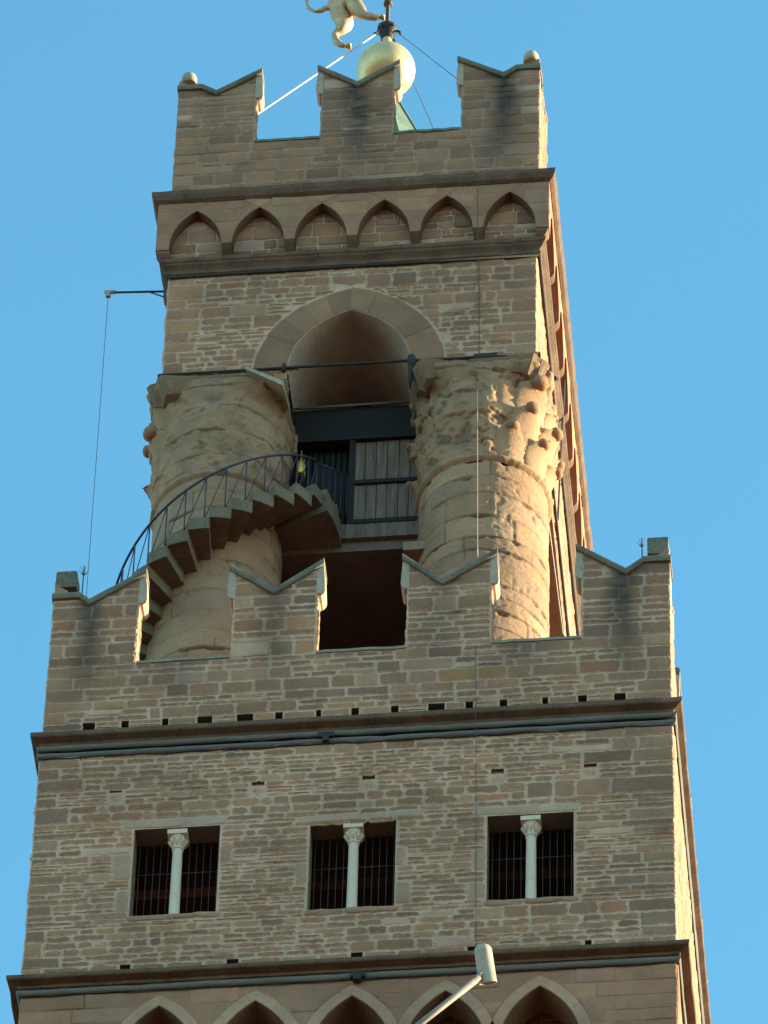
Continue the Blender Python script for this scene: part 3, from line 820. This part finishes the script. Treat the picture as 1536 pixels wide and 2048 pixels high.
for key, (cx, cy) in CPOS.items():
    mb = MB(); back = key in ('BL', 'BR')
    drum(mb, cx, cy, CZ0, CZ1+.02, lambda z: CR+.012*math.sin((z-83)/8*3.1), {'L':3,'R':5,'BL':8,'BR':9}[key], du=.09 if back else .024, dz=.09 if back else .022, wear=.5 if key == 'L' else 1.0)
    c_ = mb.build("belfry_column", M_COLUMN, tower)
    c_['label'] = {'L': "battered round stone column wrapped by the spiral stair", 'R': "round stone column with sunlit leafy capital",
                   'BL': "rear round column behind the stair", 'BR': "rear round column behind the sunlit one"}[key]
    capital(cx, cy, c_, {'L':2,'R':6,'BL':7,'BR':4}[key], LV[key], low=back, carved=(R_(12), R_(92)) if 'R' in key else None, rough=.45 if key == 'L' else 1.0)
b = MB()                                          # broken abacus slab at the left capital
i = [b.vert(p, (.40,.365,.30,0)) for p in ((-2.27,-3.62,94.00),(-1.62,-3.52,93.62),(-1.58,-2.9,93.70),(-2.2,-3.0,94.02),(-2.27,-3.62,94.08),(-1.62,-3.52,93.74),(-1.58,-2.9,93.80),(-2.2,-3.0,94.1))]
for q in ((0,3,2,1),(4,5,6,7),(0,1,5,4),(1,2,6,5),(2,3,7,6),(3,0,4,7)): b.face([i[k] for k in q])
b.build("abacus_fragment", M_HORN, tower)
for (x, y, z, dx) in ((BX+2.25, BY-2.25, 93.98, 1.36), (BX-2.25, BY-2.25, 93.98, 1.33), (BX+2.25, BY+5.25, 93.98, 1.34), (BX-2.25, BY+5.25, 93.98, 1.3)):
    b = MB(); n = 18; top_, bot_ = [], []
    for sx, sy in ((-1,-1),(1,-1),(1,1),(-1,1)):
        ex, ey = {(-1,-1):(1,0),(1,-1):(0,1),(1,1):(-1,0),(-1,1):(0,-1)}[(sx,sy)]
        for k in range(n):
            t = k/n; px, py = x+dx*(sx+2*ex*t), y+dx*(sy+2*ey*t)
            e = noise.noise(Vector((px*2.1, py*2.1, z)))+.4*noise.noise(Vector((px*6, py*6, z)))
            cn = abs(2*t-1)
            f = 1-.05-.11*max(0, e)-.09*math.sin(math.pi*t)-.16*max(0, (cn-.8)/.2)
            top_.append(b.vert((x+(px-x)*min(f,1), y+(py-y)*min(f,1), z+.09), (.26,.215,.15,0), .25))
            bot_.append(b.vert((x+(px-x)*(f-.10-.06*e), y+(py-y)*(f-.10-.06*e), z-.20-.22*max(0,(cn-.6)/.4)+.12*e), (.25,.205,.14,0), .35))
    m_ = len(top_)
    for k in range(m_): b.face([bot_[k], bot_[(k+1)%m_], top_[(k+1)%m_], top_[k]])
    b.face(bot_[::-1]); b.face(top_)
    b.build("abacus", M_COLUMN, tower)
# ---- belfry walls: four piers and pointed arches
BH = 3.21; BZ0, BZ1 = 94.08, 97.04
AH2, AR2, ASP2 = 1.055, 1.49, 94.34
arc2, c2, RR2 = pointed(AH2, AR2)
mb = MB()
def belfry_bot(u, side):
    if abs(u) < AH2-1e-6: return ASP2+arc2(u)
    if abs(abs(u)-AH2) < 1e-5 and ((u < 0) == (side > 0)): return ASP2
    return BZ0
xb = sorted({-BH, -2.2, 2.2, BH, *[AH2*math.sin(math.pi/2*k/14) for k in range(-14, 15)]})
VT = .60
def bel_clip(poly):
    mx = sum(p[0] for p in poly)/len(poly); mz = sum(p[1] for p in poly)/len(poly)
    if mz < ASP2: return None if abs(mx) < AH2+.05 else poly
    sg = 1 if mx > 0 else -1; ox_ = -sg*c2; dx, dz = mx-ox_, mz-ASP2; d = math.hypot(dx, dz); R3 = RR2+VT
    if d < R3-.04: return None
    n_ = (dx/d, dz/d)
    if d < R3+.6: poly = clip_half(poly, -n_[0], -n_[1], -(n_[0]*ox_+n_[1]*ASP2+R3))
    if poly and sg > 0 and any(p[0] < 0 for p in poly) or poly and sg < 0 and any(p[0] > 0 for p in poly):
        n_ = (-n_[0], n_[1]); poly = clip_half(poly, -n_[0], -n_[1], -(n_[0]*-ox_+n_[1]*ASP2+R3))
    return poly
for si, sd_ in enumerate(SIDES):
    mp = sd_(bel(BH), BX, BC)
    if si % 2:
        uu = BH+BE-2.14
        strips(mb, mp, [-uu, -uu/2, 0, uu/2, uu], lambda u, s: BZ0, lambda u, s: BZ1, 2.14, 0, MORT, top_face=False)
        lay(mb, mp, -BH-BE-.012, BH+BE+.012, BZ0+.01, BZ1, 'rubble', ql=.7, qr=.85, mi=1)
        continue
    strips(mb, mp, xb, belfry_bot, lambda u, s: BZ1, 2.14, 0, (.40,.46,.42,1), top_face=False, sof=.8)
    lay(mb, mp, -BH-.012, BH+.012, BZ0+.01, BZ1, 'rubble', ql=.7, qr=.85, clip=bel_clip, mi=1)
    # voussoirs
    top = math.acos(c2/RR2); topo = math.acos(c2/(RR2+VT))
    for sg in (1, -1):
        n = 6
        for k in range(n):
            t0, t1 = k/n+.001, (k+1)/n-.001; sg_ = []
            for rr, tt in ((RR2+.003, top), (RR2+VT*random.uniform(.93,1.0), topo)):
                sg_.append([(sg*(rr*math.cos(tt*(t0+(t1-t0)*q/5))-c2), ASP2+rr*math.sin(tt*(t0+(t1-t0)*q/5))) for q in range(6)])
            band(mb, mp, sg_[0], sg_[1], sg, random.choice(((.215,.18,.132),(.205,.172,.13),(.22,.183,.136),(.19,.162,.125))), random.uniform(.006,.014))
        # jamb stones under the springing
        stone(mb, mp, rect(*(sorted((sg*AH2, sg*(AH2+.55)))), BZ0+.01, ASP2-.005), pal('ashlar'), .016, .005, .004, .008, .01, None, 1)
mb.box(BX-1.3, BX+1.3, BY-1.3, BY+4.3, 96.1, 96.3, 0, (.2,.16,.11,0))
mb.build("belfry_wall", [M_MAS, M_MAS], tower)
# iron band round the belfry with clamps
b = MB(); h = BH+.05; z = 94.32
b.tube([(BX-h,BY-h,z),(BX+h,BY-h,z-.01)], .025, 8); b.tube([(BX+h,BY-h,z-.01),(BX+h,BY+3+h,z)], .028, 8); b.tube([(BX-h,BY-h,z),(BX-h,BY+3+h,z)], .028, 8)
b.box(BX-1.14, BX-1.08, BY-h-.04, BY-h+.05, 94.22, 94.40)
sx_ = BX+1.08
b.lathe([(.03,94.14),(.075,94.22),(.085,94.30),(.07,94.38),(.03,94.42)], sx_, BY-h-.02, 10)
b.tube([(sx_, BY-h-.02, 94.25), (sx_-.02, BY-h+.03, 93.9), (sx_-.02, BY-h+.10, 93.66)], [.055,.045,.015], 6)
b.box(BX+2.15, BX+2.55, BY-h-.05, BY-h+.05, 94.22, 94.33)
b.build("iron_tie", M_IRON, tower)

# ---- belfry machicolations: moulding, pointed corbel table, cornice
moulding("moulding", [(3.19,96.98),(3.24,96.97),(3.285,97.00),(3.29,97.05),(3.26,97.08),(3.27,97.11),(3.30,97.15),(3.34,97.19),(3.345,97.22),(3.375,97.25),(3.38,97.33),(3.1,97.35)], M_CORN, BX, BC)
b = MB(); hh = 3.255
b.tube([(BX-hh,BY-hh,96.955),(BX+hh,BY-hh,96.955)], .026, 6); b.tube([(BX+hh,BY-hh,96.955),(BX+hh,BY+3+hh,96.955)], .024, 6)
b.build("iron_tie", M_IRON, tower)
mb = MB(); FH = 3.44; PZ = 97.60; CT0, CT1 = 97.34, 98.78
mA, _, _ = pointed(.455, .92); MSP = 98.54-.92
MXF = MX = (-2.75,-1.65,-.55,.55,1.65,2.75); UL = 3.44
def mach_bot(u, side):
    for a in MX:
        if abs(u-a) < .455-1e-6: return MSP+mA(u-a)
        if abs(abs(u-a)-.455) < 1e-5 and ((u < a) == (side > 0)): return MSP
    if abs(u) > UL-.3: return 97.50
    return PZ
cf = pointed(.455, .92)
def mach_clip(poly):
    mx = sum(p[0] for p in poly)/len(poly); mz = sum(p[1] for p in poly)/len(poly)
    for a in MX:
        sg = 1 if mx > a else -1; ox_ = a-sg*cf[1]; dx, dz = mx-ox_, mz-MSP; d = math.hypot(dx, dz)
        if abs(mx-a) < .85 and min(p[0] for p in poly) < a+.46 and max(p[0] for p in poly) > a-.46:
            if d < cf[2]-.01: return None
            n_ = (dx/d, dz/d); span = min(p[0] for p in poly) < a < max(p[0] for p in poly)
            poly = clip_half(poly, -n_[0], -n_[1], -(n_[0]*ox_+n_[1]*MSP+cf[2]+.004))
            if poly and span: poly = clip_half(poly, n_[0], -n_[1], -(-n_[0]*(a+sg*cf[1])+n_[1]*MSP+cf[2]+.004))
            if poly is None: return None
    return poly
for si, sd_ in enumerate(SIDES):
    mp = sd_(bel(FH), BX, BC); UL = U_(bel(FH), si)
    MX = MXF if si % 2 == 0 else tuple(1.0625*k for k in range(-4, 5))
    ue = UL if si % 2 == 0 else UL-.23
    xm = {-ue, ue}
    for a in MX: xm |= {a+.455*math.sin(math.pi/2*k/10) for k in range(-10, 11)}
    xm = sorted(xm)
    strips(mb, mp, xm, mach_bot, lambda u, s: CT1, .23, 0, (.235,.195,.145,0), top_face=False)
    if si < 2: lay(mb, mp, -UL-.004, UL+.004, 97.66, CT1, 'panel', clip=mach_clip, mi=1)
    q = sd_(bel(BH), BX, BC); uw = U_(bel(BH), si)
    backing(mb, q, -uw, uw, BZ1+.001, CT1+.2, step=.5)
    if si < 2: lay(mb, q, -uw, uw, CT0, CT1, 'coarse', mi=1)
    for u in [(p+r)/2 for p, r in zip(MX, MX[1:])]:               # little corbel under each leg, running back to the wall
        b0, b1 = u-.085, u+.085
        pts = [(0.0,97.60),(-.04,97.52),(-.12,97.42),(-.23,97.345)]
        for (wa, za), (wb, zb) in zip(pts, pts[1:]):
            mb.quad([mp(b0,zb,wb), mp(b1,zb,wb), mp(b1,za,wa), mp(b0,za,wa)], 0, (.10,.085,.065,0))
        for x, fl in ((b0, True), (b1, False)):
            pl = [mp(x,97.62,0)] + [mp(x,z_,w_) for w_, z_ in pts] + [mp(x,97.62,-.23)]
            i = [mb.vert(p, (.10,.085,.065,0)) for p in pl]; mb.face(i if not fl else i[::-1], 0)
for sx in (-1, 1):                                # corner corbels
    for sy in (-1, 1):
        prof = [(3.43,97.52),(3.41,97.44),(3.36,97.38),(3.28,97.345)]
        rings = []
        for h_, z_ in prof:
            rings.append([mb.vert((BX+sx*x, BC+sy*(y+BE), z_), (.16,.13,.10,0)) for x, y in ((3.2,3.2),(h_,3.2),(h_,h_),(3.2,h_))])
        for r0, r1 in zip(rings, rings[1:]):
            for k in range(4):
                f_ = [r0[k], r0[(k+1)%4], r1[(k+1)%4], r1[k]]
                mb.face(f_ if sx*sy < 0 else f_[::-1], 0)
mb.build("corbel_table", [M_ASH, M_ASH], tower)
moulding("cornice", [(3.2,98.74),(3.46,98.76),(3.515,98.80),(3.54,98.86),(3.555,98.90),(3.555,99.0),(3.0,99.02)], M_CORN, BX, BC)
b = MB(); b.box(BX-2.96, BX+2.96, BY-2.96, BY+5.9, 98.9, 99.4); b.build("roof_deck", M_DARK, tower)
# pyramid roof
b = MB(); RX, RY = -.45, 0.0
prof = [(1.05,99.4),(1.05,103.3),(1.12,103.3),(1.10,103.42),(.20,105.95),(.02,106.0)]
rings = [[b.vert((RX+r*math.cos(math.pi/8+math.pi/4*k), RY+r*math.sin(math.pi/8+math.pi/4*k), z)) for k in range(8)] for r, z in prof]
for q0, q1 in zip(rings, rings[1:]):
    for k in range(8): b.face([q0[k], q0[(k+1)%8], q1[(k+1)%8], q1[k]])
for k in range(8): b.tube([b.v[rings[3][k]], b.v[rings[4][k]]], .03, 6)
b.build("copper_roof", M_COPPER, tower)
b = MB(); b.box(RX-.24, RX+.24, RY-.24, RY+.24, 105.35, 106.38); b.box(RX-.275, RX+.275, RY-.275, RY+.275, 105.9, 105.98)
b.build("ball_pedestal", M_IRON, tower)

# ---- timber bell chamber between the columns
FY = -2.2
b = MB(); b.box(-1.75, .68, FY, 5.0, 90.75, 91.22); b.build("chamber_floor", M_TIMBER, tower)
b = MB(); b.box(-1.75, .68, FY-.10, FY-.002, 90.98, 91.33); b.build("chamber_beam", M_BOARD, tower)
b = MB(); b.box(-1.7, .66, FY-.05, FY+.10, 93.60, 94.42); b.box(-1.7, -1.55, FY, FY+.1, 91.2, 93.6); b.box(-.60, -.50, FY-.03, FY+.1, 91.2, 93.6)
b.box(-.5, .66, FY-.12, FY+.0, 93.52, 93.60); b.box(-.5, .66, FY-.08, FY-.003, 92.40, 92.49); b.box(-.5, .66, FY-.12, FY-.003, 91.33, 91.43)
ch = b.build("chamber_frame", M_BLUEWOOD, tower)
b = MB(); x = -.5
while x < .64:
    wd = random.uniform(.13, .21); e = random.uniform(.01, .05)
    b.box(x+.006, min(x+wd, .66)-.006, FY-.02-e*.3, FY+.03, 92.49, 93.52); x += wd
x = -.5
while x < .64:
    wd = random.uniform(.13, .21); e = random.uniform(.01, .05)
    b.box(x+.006, min(x+wd, .66)-.006, FY-.02-e*.3, FY+.03, 91.43, 92.40); x += wd
b.build("boarded_shutter", M_BOARD, tower)
b = MB(); x = -1.55
while x < -.62:
    b.box(x, x+.075, FY+.22, FY+.30, 91.2, 93.6); x += .10
b.box(-1.7, .66, FY+.3, 5.0, 94.2, 94.4); b.box(-1.7, .66, FY+.34, FY+.42, 91.2, 94.3)
b.build("slatted_door", M_BLUEWOOD, tower)
b = MB(); b.tube([(-1.75, FY-.12, 94.40), (.70, FY-.12, 94.42)], .022, 8); b.build("tie_rod", M_LEAD, tower)
# walls added to keep the lower stage dark, closing its back and sides
for q in ((-2.0,1.7,.2,.4,83.5,90.74), (-3.0,-2.85,-1.2,5.0,83.5,94.05), (.75,.9,-1.6,5.0,83.5,94.05), (-2.8,1.6,5.1,5.3,83.5,94.05)):
    b = MB(); b.box(*q); b.build("added_shade_wall", M_TIMBER, tower)
b = MB(); b.tube([(2.50,-2.0,94.02),(2.61,.5,94.03),(2.655,2.9,94.03)], .011, 6); b.build("soffit_pipe", M_WIRE, tower)
b = MB(); b.box(.44, .80, -2.9, -2.2, 89.92, 90.12); b.box(.54, .80, -2.8, -2.2, 90.12, 90.22); b.build("stone_bracket", M_TRIM, tower)

# ---- spiral stair round the left column
sx, sy = CPOS['L']; RO = 1.80; DP = R_(11.3); RISE = .268
def zphi(phi): return 88.98 + (phi-R_(243))*RISE/DP
mb = MB()                                         # landing
def sector(mb, p0, p1, ri, ro, z0, z1, n=3, c=(.27,.24,.185,0)):
    rows = []
    for k in range(n+1):
        a = p0+(p1-p0)*k/n; ca, sa = math.cos(a), math.sin(a)
        rows.append([mb.vert((sx+r*ca, sy+r*sa, z), c) for r, z in ((ri,z0),(ro,z0),(ro,z1),(ri,z1))])
    for r0, r1 in zip(rows, rows[1:]):
        for k in range(4): mb.face([r0[k], r0[(k+1)%4], r1[(k+1)%4], r1[k]])
    mb.face(rows[0]); mb.face(rows[-1][::-1])
PL = R_(353)
sector(mb, R_(338), R_(394), 1.0, 2.10, 90.86, 91.30, 20)
sector(mb, PL, R_(394), 1.0, 2.05, 91.305, 91.62, 12)
stair = mb.build("spiral_staircase", M_STEP, tower)
NST = 32
for k in range(NST):
    p1 = PL - k*DP; p0 = p1-DP*1.04
    zt = zphi(p1-DP*.5)+.13
    s_ = MB(); j = random.uniform(-.02, .03)
    ro = RO + j + .20*max(0, min(1, (math.degrees(p1)-300)/40))
    sector(s_, p0, p1, 1.0, ro, zt-.275+random.uniform(-.01,.01), zt+random.uniform(-.012,.012), 3)
    s_.build("step", M_STEP, stair)
rl = MB(); RR = 1.72
pts = []
k = 0
while True:
    a = R_(170)+k*R_(3)
    if a > R_(350): break
    pts.append((sx+RR*math.cos(a), sy+RR*math.sin(a), min(zphi(a)+.13, 91.62)+1.03)); k += 1
rl.tube(pts, .022, 6)
prev = None
k = 0; a = R_(171)
while a < R_(350):
    zb = min(zphi(a)+.10, 91.62); p0 = (sx+RR*math.cos(a), sy+RR*math.sin(a), zb); p1 = (p0[0], p0[1], min(zphi(a)+.13, 91.62)+1.03)
    rl.tube([p0, p1], .013, 5)
    if prev: rl.tube([prev[0], p1], .009, 5)
    prev = (p0, p1); a += DP*.98
# straight run of railing along the landing to the chamber door
e0 = (sx+2.0*math.cos(R_(352)), sy+2.0*math.sin(R_(352)), 91.6)
for q in range(6):
    t = q/5; x = pts[-1][0]+(-.62-pts[-1][0])*t; y = pts[-1][1]+(FY-.05-pts[-1][1])*t
    rl.tube([(x, y, 91.62), (x, y, 92.65)], .012, 5)
rl.tube([pts[-1], (-.62, FY-.05, 92.65)], .02, 6)
rl.build("stair_railing", M_RAIL, stair)

# ================================================================== THINGS ON AND AROUND THE TOWER
# gilded ball and lion weathervane
vane = empty("weather_vane", (-.45, 0, 106.3))
tag(vane, "gilded ball and striding lion weathervane on a thin pole above the top battlements", "weathervane")
b = MB(); n = 40; prof = []
for k in range(n+1):
    th = -math.pi/2+math.pi*k/n; prof.append((max(.002, .548*math.cos(th)), 106.82+.548*math.sin(th)))
b.lathe(prof, -.45, 0, 64); adopt(b.build("gilded_ball", M_GILT), vane)
b = MB(); b.lathe([(.20,107.33),(.15,107.40),(.10,107.52),(.085,107.72),(.09,107.80)], -.45, 0, 20)
adopt(b.build("ball_neck", M_GILT), vane)
b = MB(); b.lathe([(.09,107.76),(.12,107.80),(.12,107.92),(.15,107.98),(.19,108.02),(.19,108.10),(.14,108.16),(.06,108.20)], -.45, 0, 16)
for k in range(6):
    a = math.pi/3*k; b.tube([(-.45+.17*math.cos(a), .17*math.sin(a), 108.02), (-.45+.24*math.cos(a), .24*math.sin(a), 107.98), (-.45+.25*math.cos(a), .25*math.sin(a), 107.90)], .022, 6)
adopt(b.build("iron_collar", M_IRON), vane)
b = MB(); b.lathe([(.04,108.82),(.085,108.84),(.085,108.92),(.04,108.95)], -.45, 0, 12); adopt(b.build("pole_ring", M_GREYBAR), vane)
b = MB(); b.tube([(-.45,0,107.7), (-.45,0,112.4)], .040, 10); b.lathe([(.01,112.35),(.07,112.45),(.02,112.6)], -.45, 0, 10)
adopt(b.build("pole", M_GREYBAR), vane)
# lion: one skinned body
J = {'pel':(-1.36,0,109.02,.36,.36),'bel':(-1.15,0,109.45,.26,.27),'che':(-1.0,0,109.98,.32,.33),'nek':(-.90,0,110.45,.25,.26),'hed':(-.78,-.02,110.82,.21,.20),
     'muz':(-.60,-.03,110.76,.11,.12),
     'aH':(-1.13,-.08,108.85,.24,.26),'aK':(-.98,-.12,108.53,.15,.16),'aA':(-.84,-.14,108.34,.075,.08),'aP':(-.68,-.14,108.29,.075,.075),'aT':(-.58,-.14,108.28,.06,.06),
     'bH':(-1.33,.06,108.72,.27,.28),'bK':(-1.26,.12,108.40,.18,.19),'bM':(-1.37,.12,108.25,.085,.10),'bA':(-1.47,.12,108.16,.065,.07),'bS':(-1.42,.12,107.96,.07,.075),'bP':(-1.33,.12,107.83,.075,.07),'bT':(-1.23,.12,107.80,.055,.05),
     't0':(-1.60,0,108.88,.055,.055),'t1':(-1.72,0,108.79,.045,.045),'t2':(-1.84,0,108.77,.035,.035),'t3':(-1.96,0,108.90,.033,.033),'t4':(-2.01,0,109.12,.035,.035),'t5':(-1.93,0,109.42,.04,.04),'t6':(-1.80,0,109.66,.06,.06),'t7':(-1.78,0,109.86,.03,.03),
     'fS':(-.92,-.16,109.82,.16,.17),'fE':(-.80,-.18,109.36,.10,.10),'fW':(-.66,-.14,109.04,.07,.07),'fP':(-.50,-.10,108.93,.065,.06),
     'gS':(-.86,.16,110.12,.16,.16),'gE':(-.62,.18,109.87,.10,.10),'gW':(-.52,.14,110.17,.07,.07),'gP':(-.46,.10,110.32,.06,.06)}
ED = [('pel','bel'),('bel','che'),('che','nek'),('nek','hed'),('hed','muz'),('pel','aH'),('aH','aK'),('aK','aA'),('aA','aP'),('aP','aT'),
      ('pel','bH'),('bH','bK'),('bK','bM'),('bM','bA'),('bA','bS'),('bS','bP'),('bP','bT'),('pel','t0'),('t0','t1'),('t1','t2'),('t2','t3'),('t3','t4'),('t4','t5'),('t5','t6'),('t6','t7'),
      ('che','fS'),('fS','fE'),('fE','fW'),('fW','fP'),('che','gS'),('gS','gE'),('gE','gW'),('gW','gP')]
names = list(J); me = bpy.data.meshes.new("lion_skeleton")
me.from_pydata([J[k][:3] for k in names], [(names.index(a), names.index(c)) for a, c in ED], [])
lo = bpy.data.objects.new("lion_skeleton", me); COL.objects.link(lo)
md = lo.modifiers.new("skin", 'SKIN'); md.use_smooth_shade = True; md.branch_smoothing = .4
for k, nm in enumerate(names):
    v = me.skin_vertices[0].data[k]; v.radius = J[nm][3:5]; v.use_root = (nm == 'pel')
sb = lo.modifiers.new("sub", 'SUBSURF'); sb.levels = 2; sb.render_levels = 2
dg = bpy.context.evaluated_depsgraph_get(); lm = bpy.data.meshes.new_from_object(lo.evaluated_get(dg)); lm.name = "lion"
bpy.data.objects.remove(lo)
for p in lm.polygons: p.use_smooth = True
lm.materials.clear(); lm.materials.append(M_LION); lm.materials.append(M_GOLD)
for v in lm.vertices:                              # ribs, muscles, worn metal
    v.co += Vector((1,1,1))*0 + v.normal*(.018*noise.noise(v.co*5)+.009*noise.noise(v.co*14))
lion = bpy.data.objects.new("lion", lm); COL.objects.link(lion); adopt(lion, vane)
for (x, y, z) in ((-.55,-.14,108.28), (-1.20,.12,107.79), (-.47,-.10,108.93)):
    b = MB(); pr = []                              # gilt paw with four toes growing from one pad
    b.lathe([(.02,z-.03),(.055,z-.01),(.05,z+.03),(.02,z+.045)], x-.02, y, 10)
    for dy in (-.045,-.015,.015,.045): b.tube([(x-.02,y+dy*.5,z+.005),(x+.02,y+dy,z),(x+.06,y+dy*1.2,z-.025)], [.03,.026,.010], 6)
    adopt(b.build("paw", M_GOLD), vane)
b = MB()
for k in range(7):
    t = k/6; b.lathe([(.20,110.05+.6*t),(.30-.06*t,110.10+.6*t),(.27-.05*t,110.22+.6*t),(.18,110.3+.6*t)], -.98+.2*t, 0, 14)
adopt(b.build("mane", M_LION), vane)

# guy wires
def wire(name, p0, p1, r, mat, label, sag=.0, group=None, cat="wire"):
    b = MB(); p0, p1 = Vector(p0), Vector(p1); pts = []
    for k in range(13):
        t = k/12; p = p0.lerp(p1, t); p.z -= sag*4*t*(1-t); pts.append(p)
    b.tube(pts, r, 6); o = b.build(name, mat); tag(o, label, cat, group); return o
wire("guy_wire", (-.58,-.06,107.95), (-3.35,-2.9,101.0), .018, M_WIRE, "bright sunlit guy wire slanting from the pole collar down left to the top left merlon", group="guy wires of the weathervane")
wire("guy_wire", (-.30,-.06,107.95), (2.25,-2.9,101.2), .008, M_DWIRE, "thin dark guy wire slanting from the pole collar down right to the top right merlon", group="guy wires of the weathervane")
wire("guy_wire", (-.33,.12,107.9), (2.3,2.8,101.0), .007, M_DWIRE, "faint dark guy wire dropping behind the gilded ball to the far right corner", group="guy wires of the weathervane")

# bracket on the left face with hanging wire
br = empty("wall_bracket", (-4.05, -2.0, 98.2))
tag(br, "thin iron bracket sticking out left below the top cornice with a pale end fitting", "bracket")
b = MB(); b.tube([(-3.9,-2.0,98.20),(-5.02,-2.0,98.27)], .020, 8); b.tube([(-3.9,-2.0,97.98),(-4.3,-2.0,98.22)], .014, 6)
adopt(b.build("arm", M_IRON), br)
b = MB(); b.tube([(-4.90,-2.0,98.27),(-5.09,-2.0,98.29)], [.035,.035], 8); b.box(-5.06,-4.98,-2.03,-1.97,98.15,98.27)
adopt(b.build("end_fitting", M_PAINT), br)
wire("hanging_wire", (-5.02,-2.0,98.16), (-4.98,-2.0,83.56), .0055, M_DWIRE, "fine dark wire hanging straight down from the end of the left iron bracket", cat="wire")
wire("hanging_wire", (1.70,-3.52,93.2), (1.74,-3.45,89.0), .005, M_WIRE, "pale thin wire hanging down the front of the right belfry column", cat="wire")
b = MB(); pts = [(1.655,-3.60,98.7),(1.66,-3.56,97.7),(1.665,-3.44,97.3),(1.67,-3.31,96.8),(1.69,-3.31,95.5),(1.70,-3.33,94.2)]
b.tube(pts, .008, 5); tag(b.build("conductor_cable", M_DWIRE), "dark conductor cable running down the belfry wall right of the pointed arch", "cable")
b = MB(); b.tube([(1.88,-5.03,85.1),(1.90,-5.03,83.6),(1.90,-5.20,83.5),(1.90,-5.19,83.38),(1.91,-5.09,83.2),(1.91,-5.04,82.9),(1.93,-5.035,80.5),(1.95,-5.035,78.2)], .005, 5)
tag(b.build("conductor_cable", M_DWIRE), "dark conductor cable running down the gallery wall left of the right window", "cable")
b = MB(); b.tube([(2.86,BY+.7,98.4),(2.80,BY+.7,96.5),(2.74,BY+.7,94.5)], .02, 6); tag(b.build("wall_pipe", M_GREYBAR), "thin grey pipe running down the sunlit right face of the belfry", "pipe")
b = MB(); b.tube([(2.66,-2.9,94.1),(2.90,-2.9,94.11),(2.98,-2.9,94.12),(3.0,-2.9,94.08)], [.022,.022,.045,.03], 8)
tag(b.build("iron_peg", M_GREYBAR), "small pale iron peg sticking out of the sunlit right face beside the iron band", "bracket")

# lightning rods behind the end merlons
for (x, z0, lab) in ((-4.58, 86.95, "small spiked lightning rod standing on the leftmost gallery merlon"), (4.53, 86.85, "small spiked lightning rod standing on the rightmost gallery merlon")):
    b = MB(); y = -4.72
    b.tube([(x,y,z0),(x,y,z0+.95)], .011, 6)
    for k in range(6):
        a = math.pi/3*k; b.tube([(x,y,z0+.72),(x+.09*math.cos(a),y+.09*math.sin(a),z0+.86)], [.008,.003], 5)
    tag(b.build("lightning_rod", M_GREYBAR), lab, "lightning rod", "lightning rods on the gallery battlements")

# golden fitting added for the sunlit glints behind the stair railing
lp = empty("glint_fitting", (-1.40,-2.42,92.85)); tag(lp, "small golden fitting added for the sunlit glint behind the stair railing by the chamber door", "fitting")
b = MB(); b.lathe([(.05,92.55),(.07,92.60),(.07,92.80),(.04,92.89),(.01,92.95)], -1.40, -2.42, 12); b.tube([(-1.40,-2.42,92.95),(-1.40,-2.42,93.17),(-1.40,-2.2,93.17)], .012, 6)
adopt(b.build("glint_fitting_body", M_GOLD), lp)
b = MB()
for k in range(4):
    a = math.pi/4+math.pi/2*k; b.tube([(-1.40+.085*math.cos(a),-2.42+.085*math.sin(a),92.55),(-1.40+.085*math.cos(a),-2.42+.085*math.sin(a),92.87)], .01, 5)
adopt(b.build("glint_fitting_cage", M_GOLD), lp)

# floodlight on an arm in front of the arcade
fl = empty("floodlight", (2.19,-6.0,76.9)); tag(fl, "cream cylindrical floodlight on a slanting arm in front of the lower arches", "floodlight")
Dv = (-u2*math.cos(R_(14)) - fw*math.sin(R_(14)) - r2*(-.15)).normalized()
c0 = Vector((2.185,-6.0,76.93))
ref = Dv.orthogonal().normalized(); bi = Dv.cross(ref)
b = MB(); rings = []
for t, r in ((-.30,.02),(-.295,.06),(-.27,.10),(-.235,.125),(-.20,.134),(.29,.137),(.292,.142),(.30,.142),(.30,.125),(.25,.12)):
    rings.append([b.vert(c0+Dv*t+(ref*math.cos(2*math.pi*k/28)+bi*math.sin(2*math.pi*k/28))*r) for k in range(28)])
for q0, q1 in zip(rings, rings[1:]):
    for k in range(28): b.face([q0[k], q0[(k+1)%28], q1[(k+1)%28], q1[k]], 0, True)
b.face(rings[0][::-1])
adopt(b.build("lamp_housing", M_PAINT), fl)
b = MB(); i = [b.vert(c0+Dv*.255+(ref*math.cos(2*math.pi*k/28)+bi*math.sin(2*math.pi*k/28))*.12) for k in range(28)]; b.face(i)
adopt(b.build("lamp_glass", M_DARK), fl)
b = MB(); b.tube([(2.10,-5.98,76.66),(1.19,-5.98,75.72),(.6,-5.6,75.2),(.6,-4.95,75.2)], .05, 10); b.tube([(2.04,-5.98,76.60),(2.16,-5.98,76.80)], .05, 8)
adopt(b.build("arm", M_GREYARM), fl)
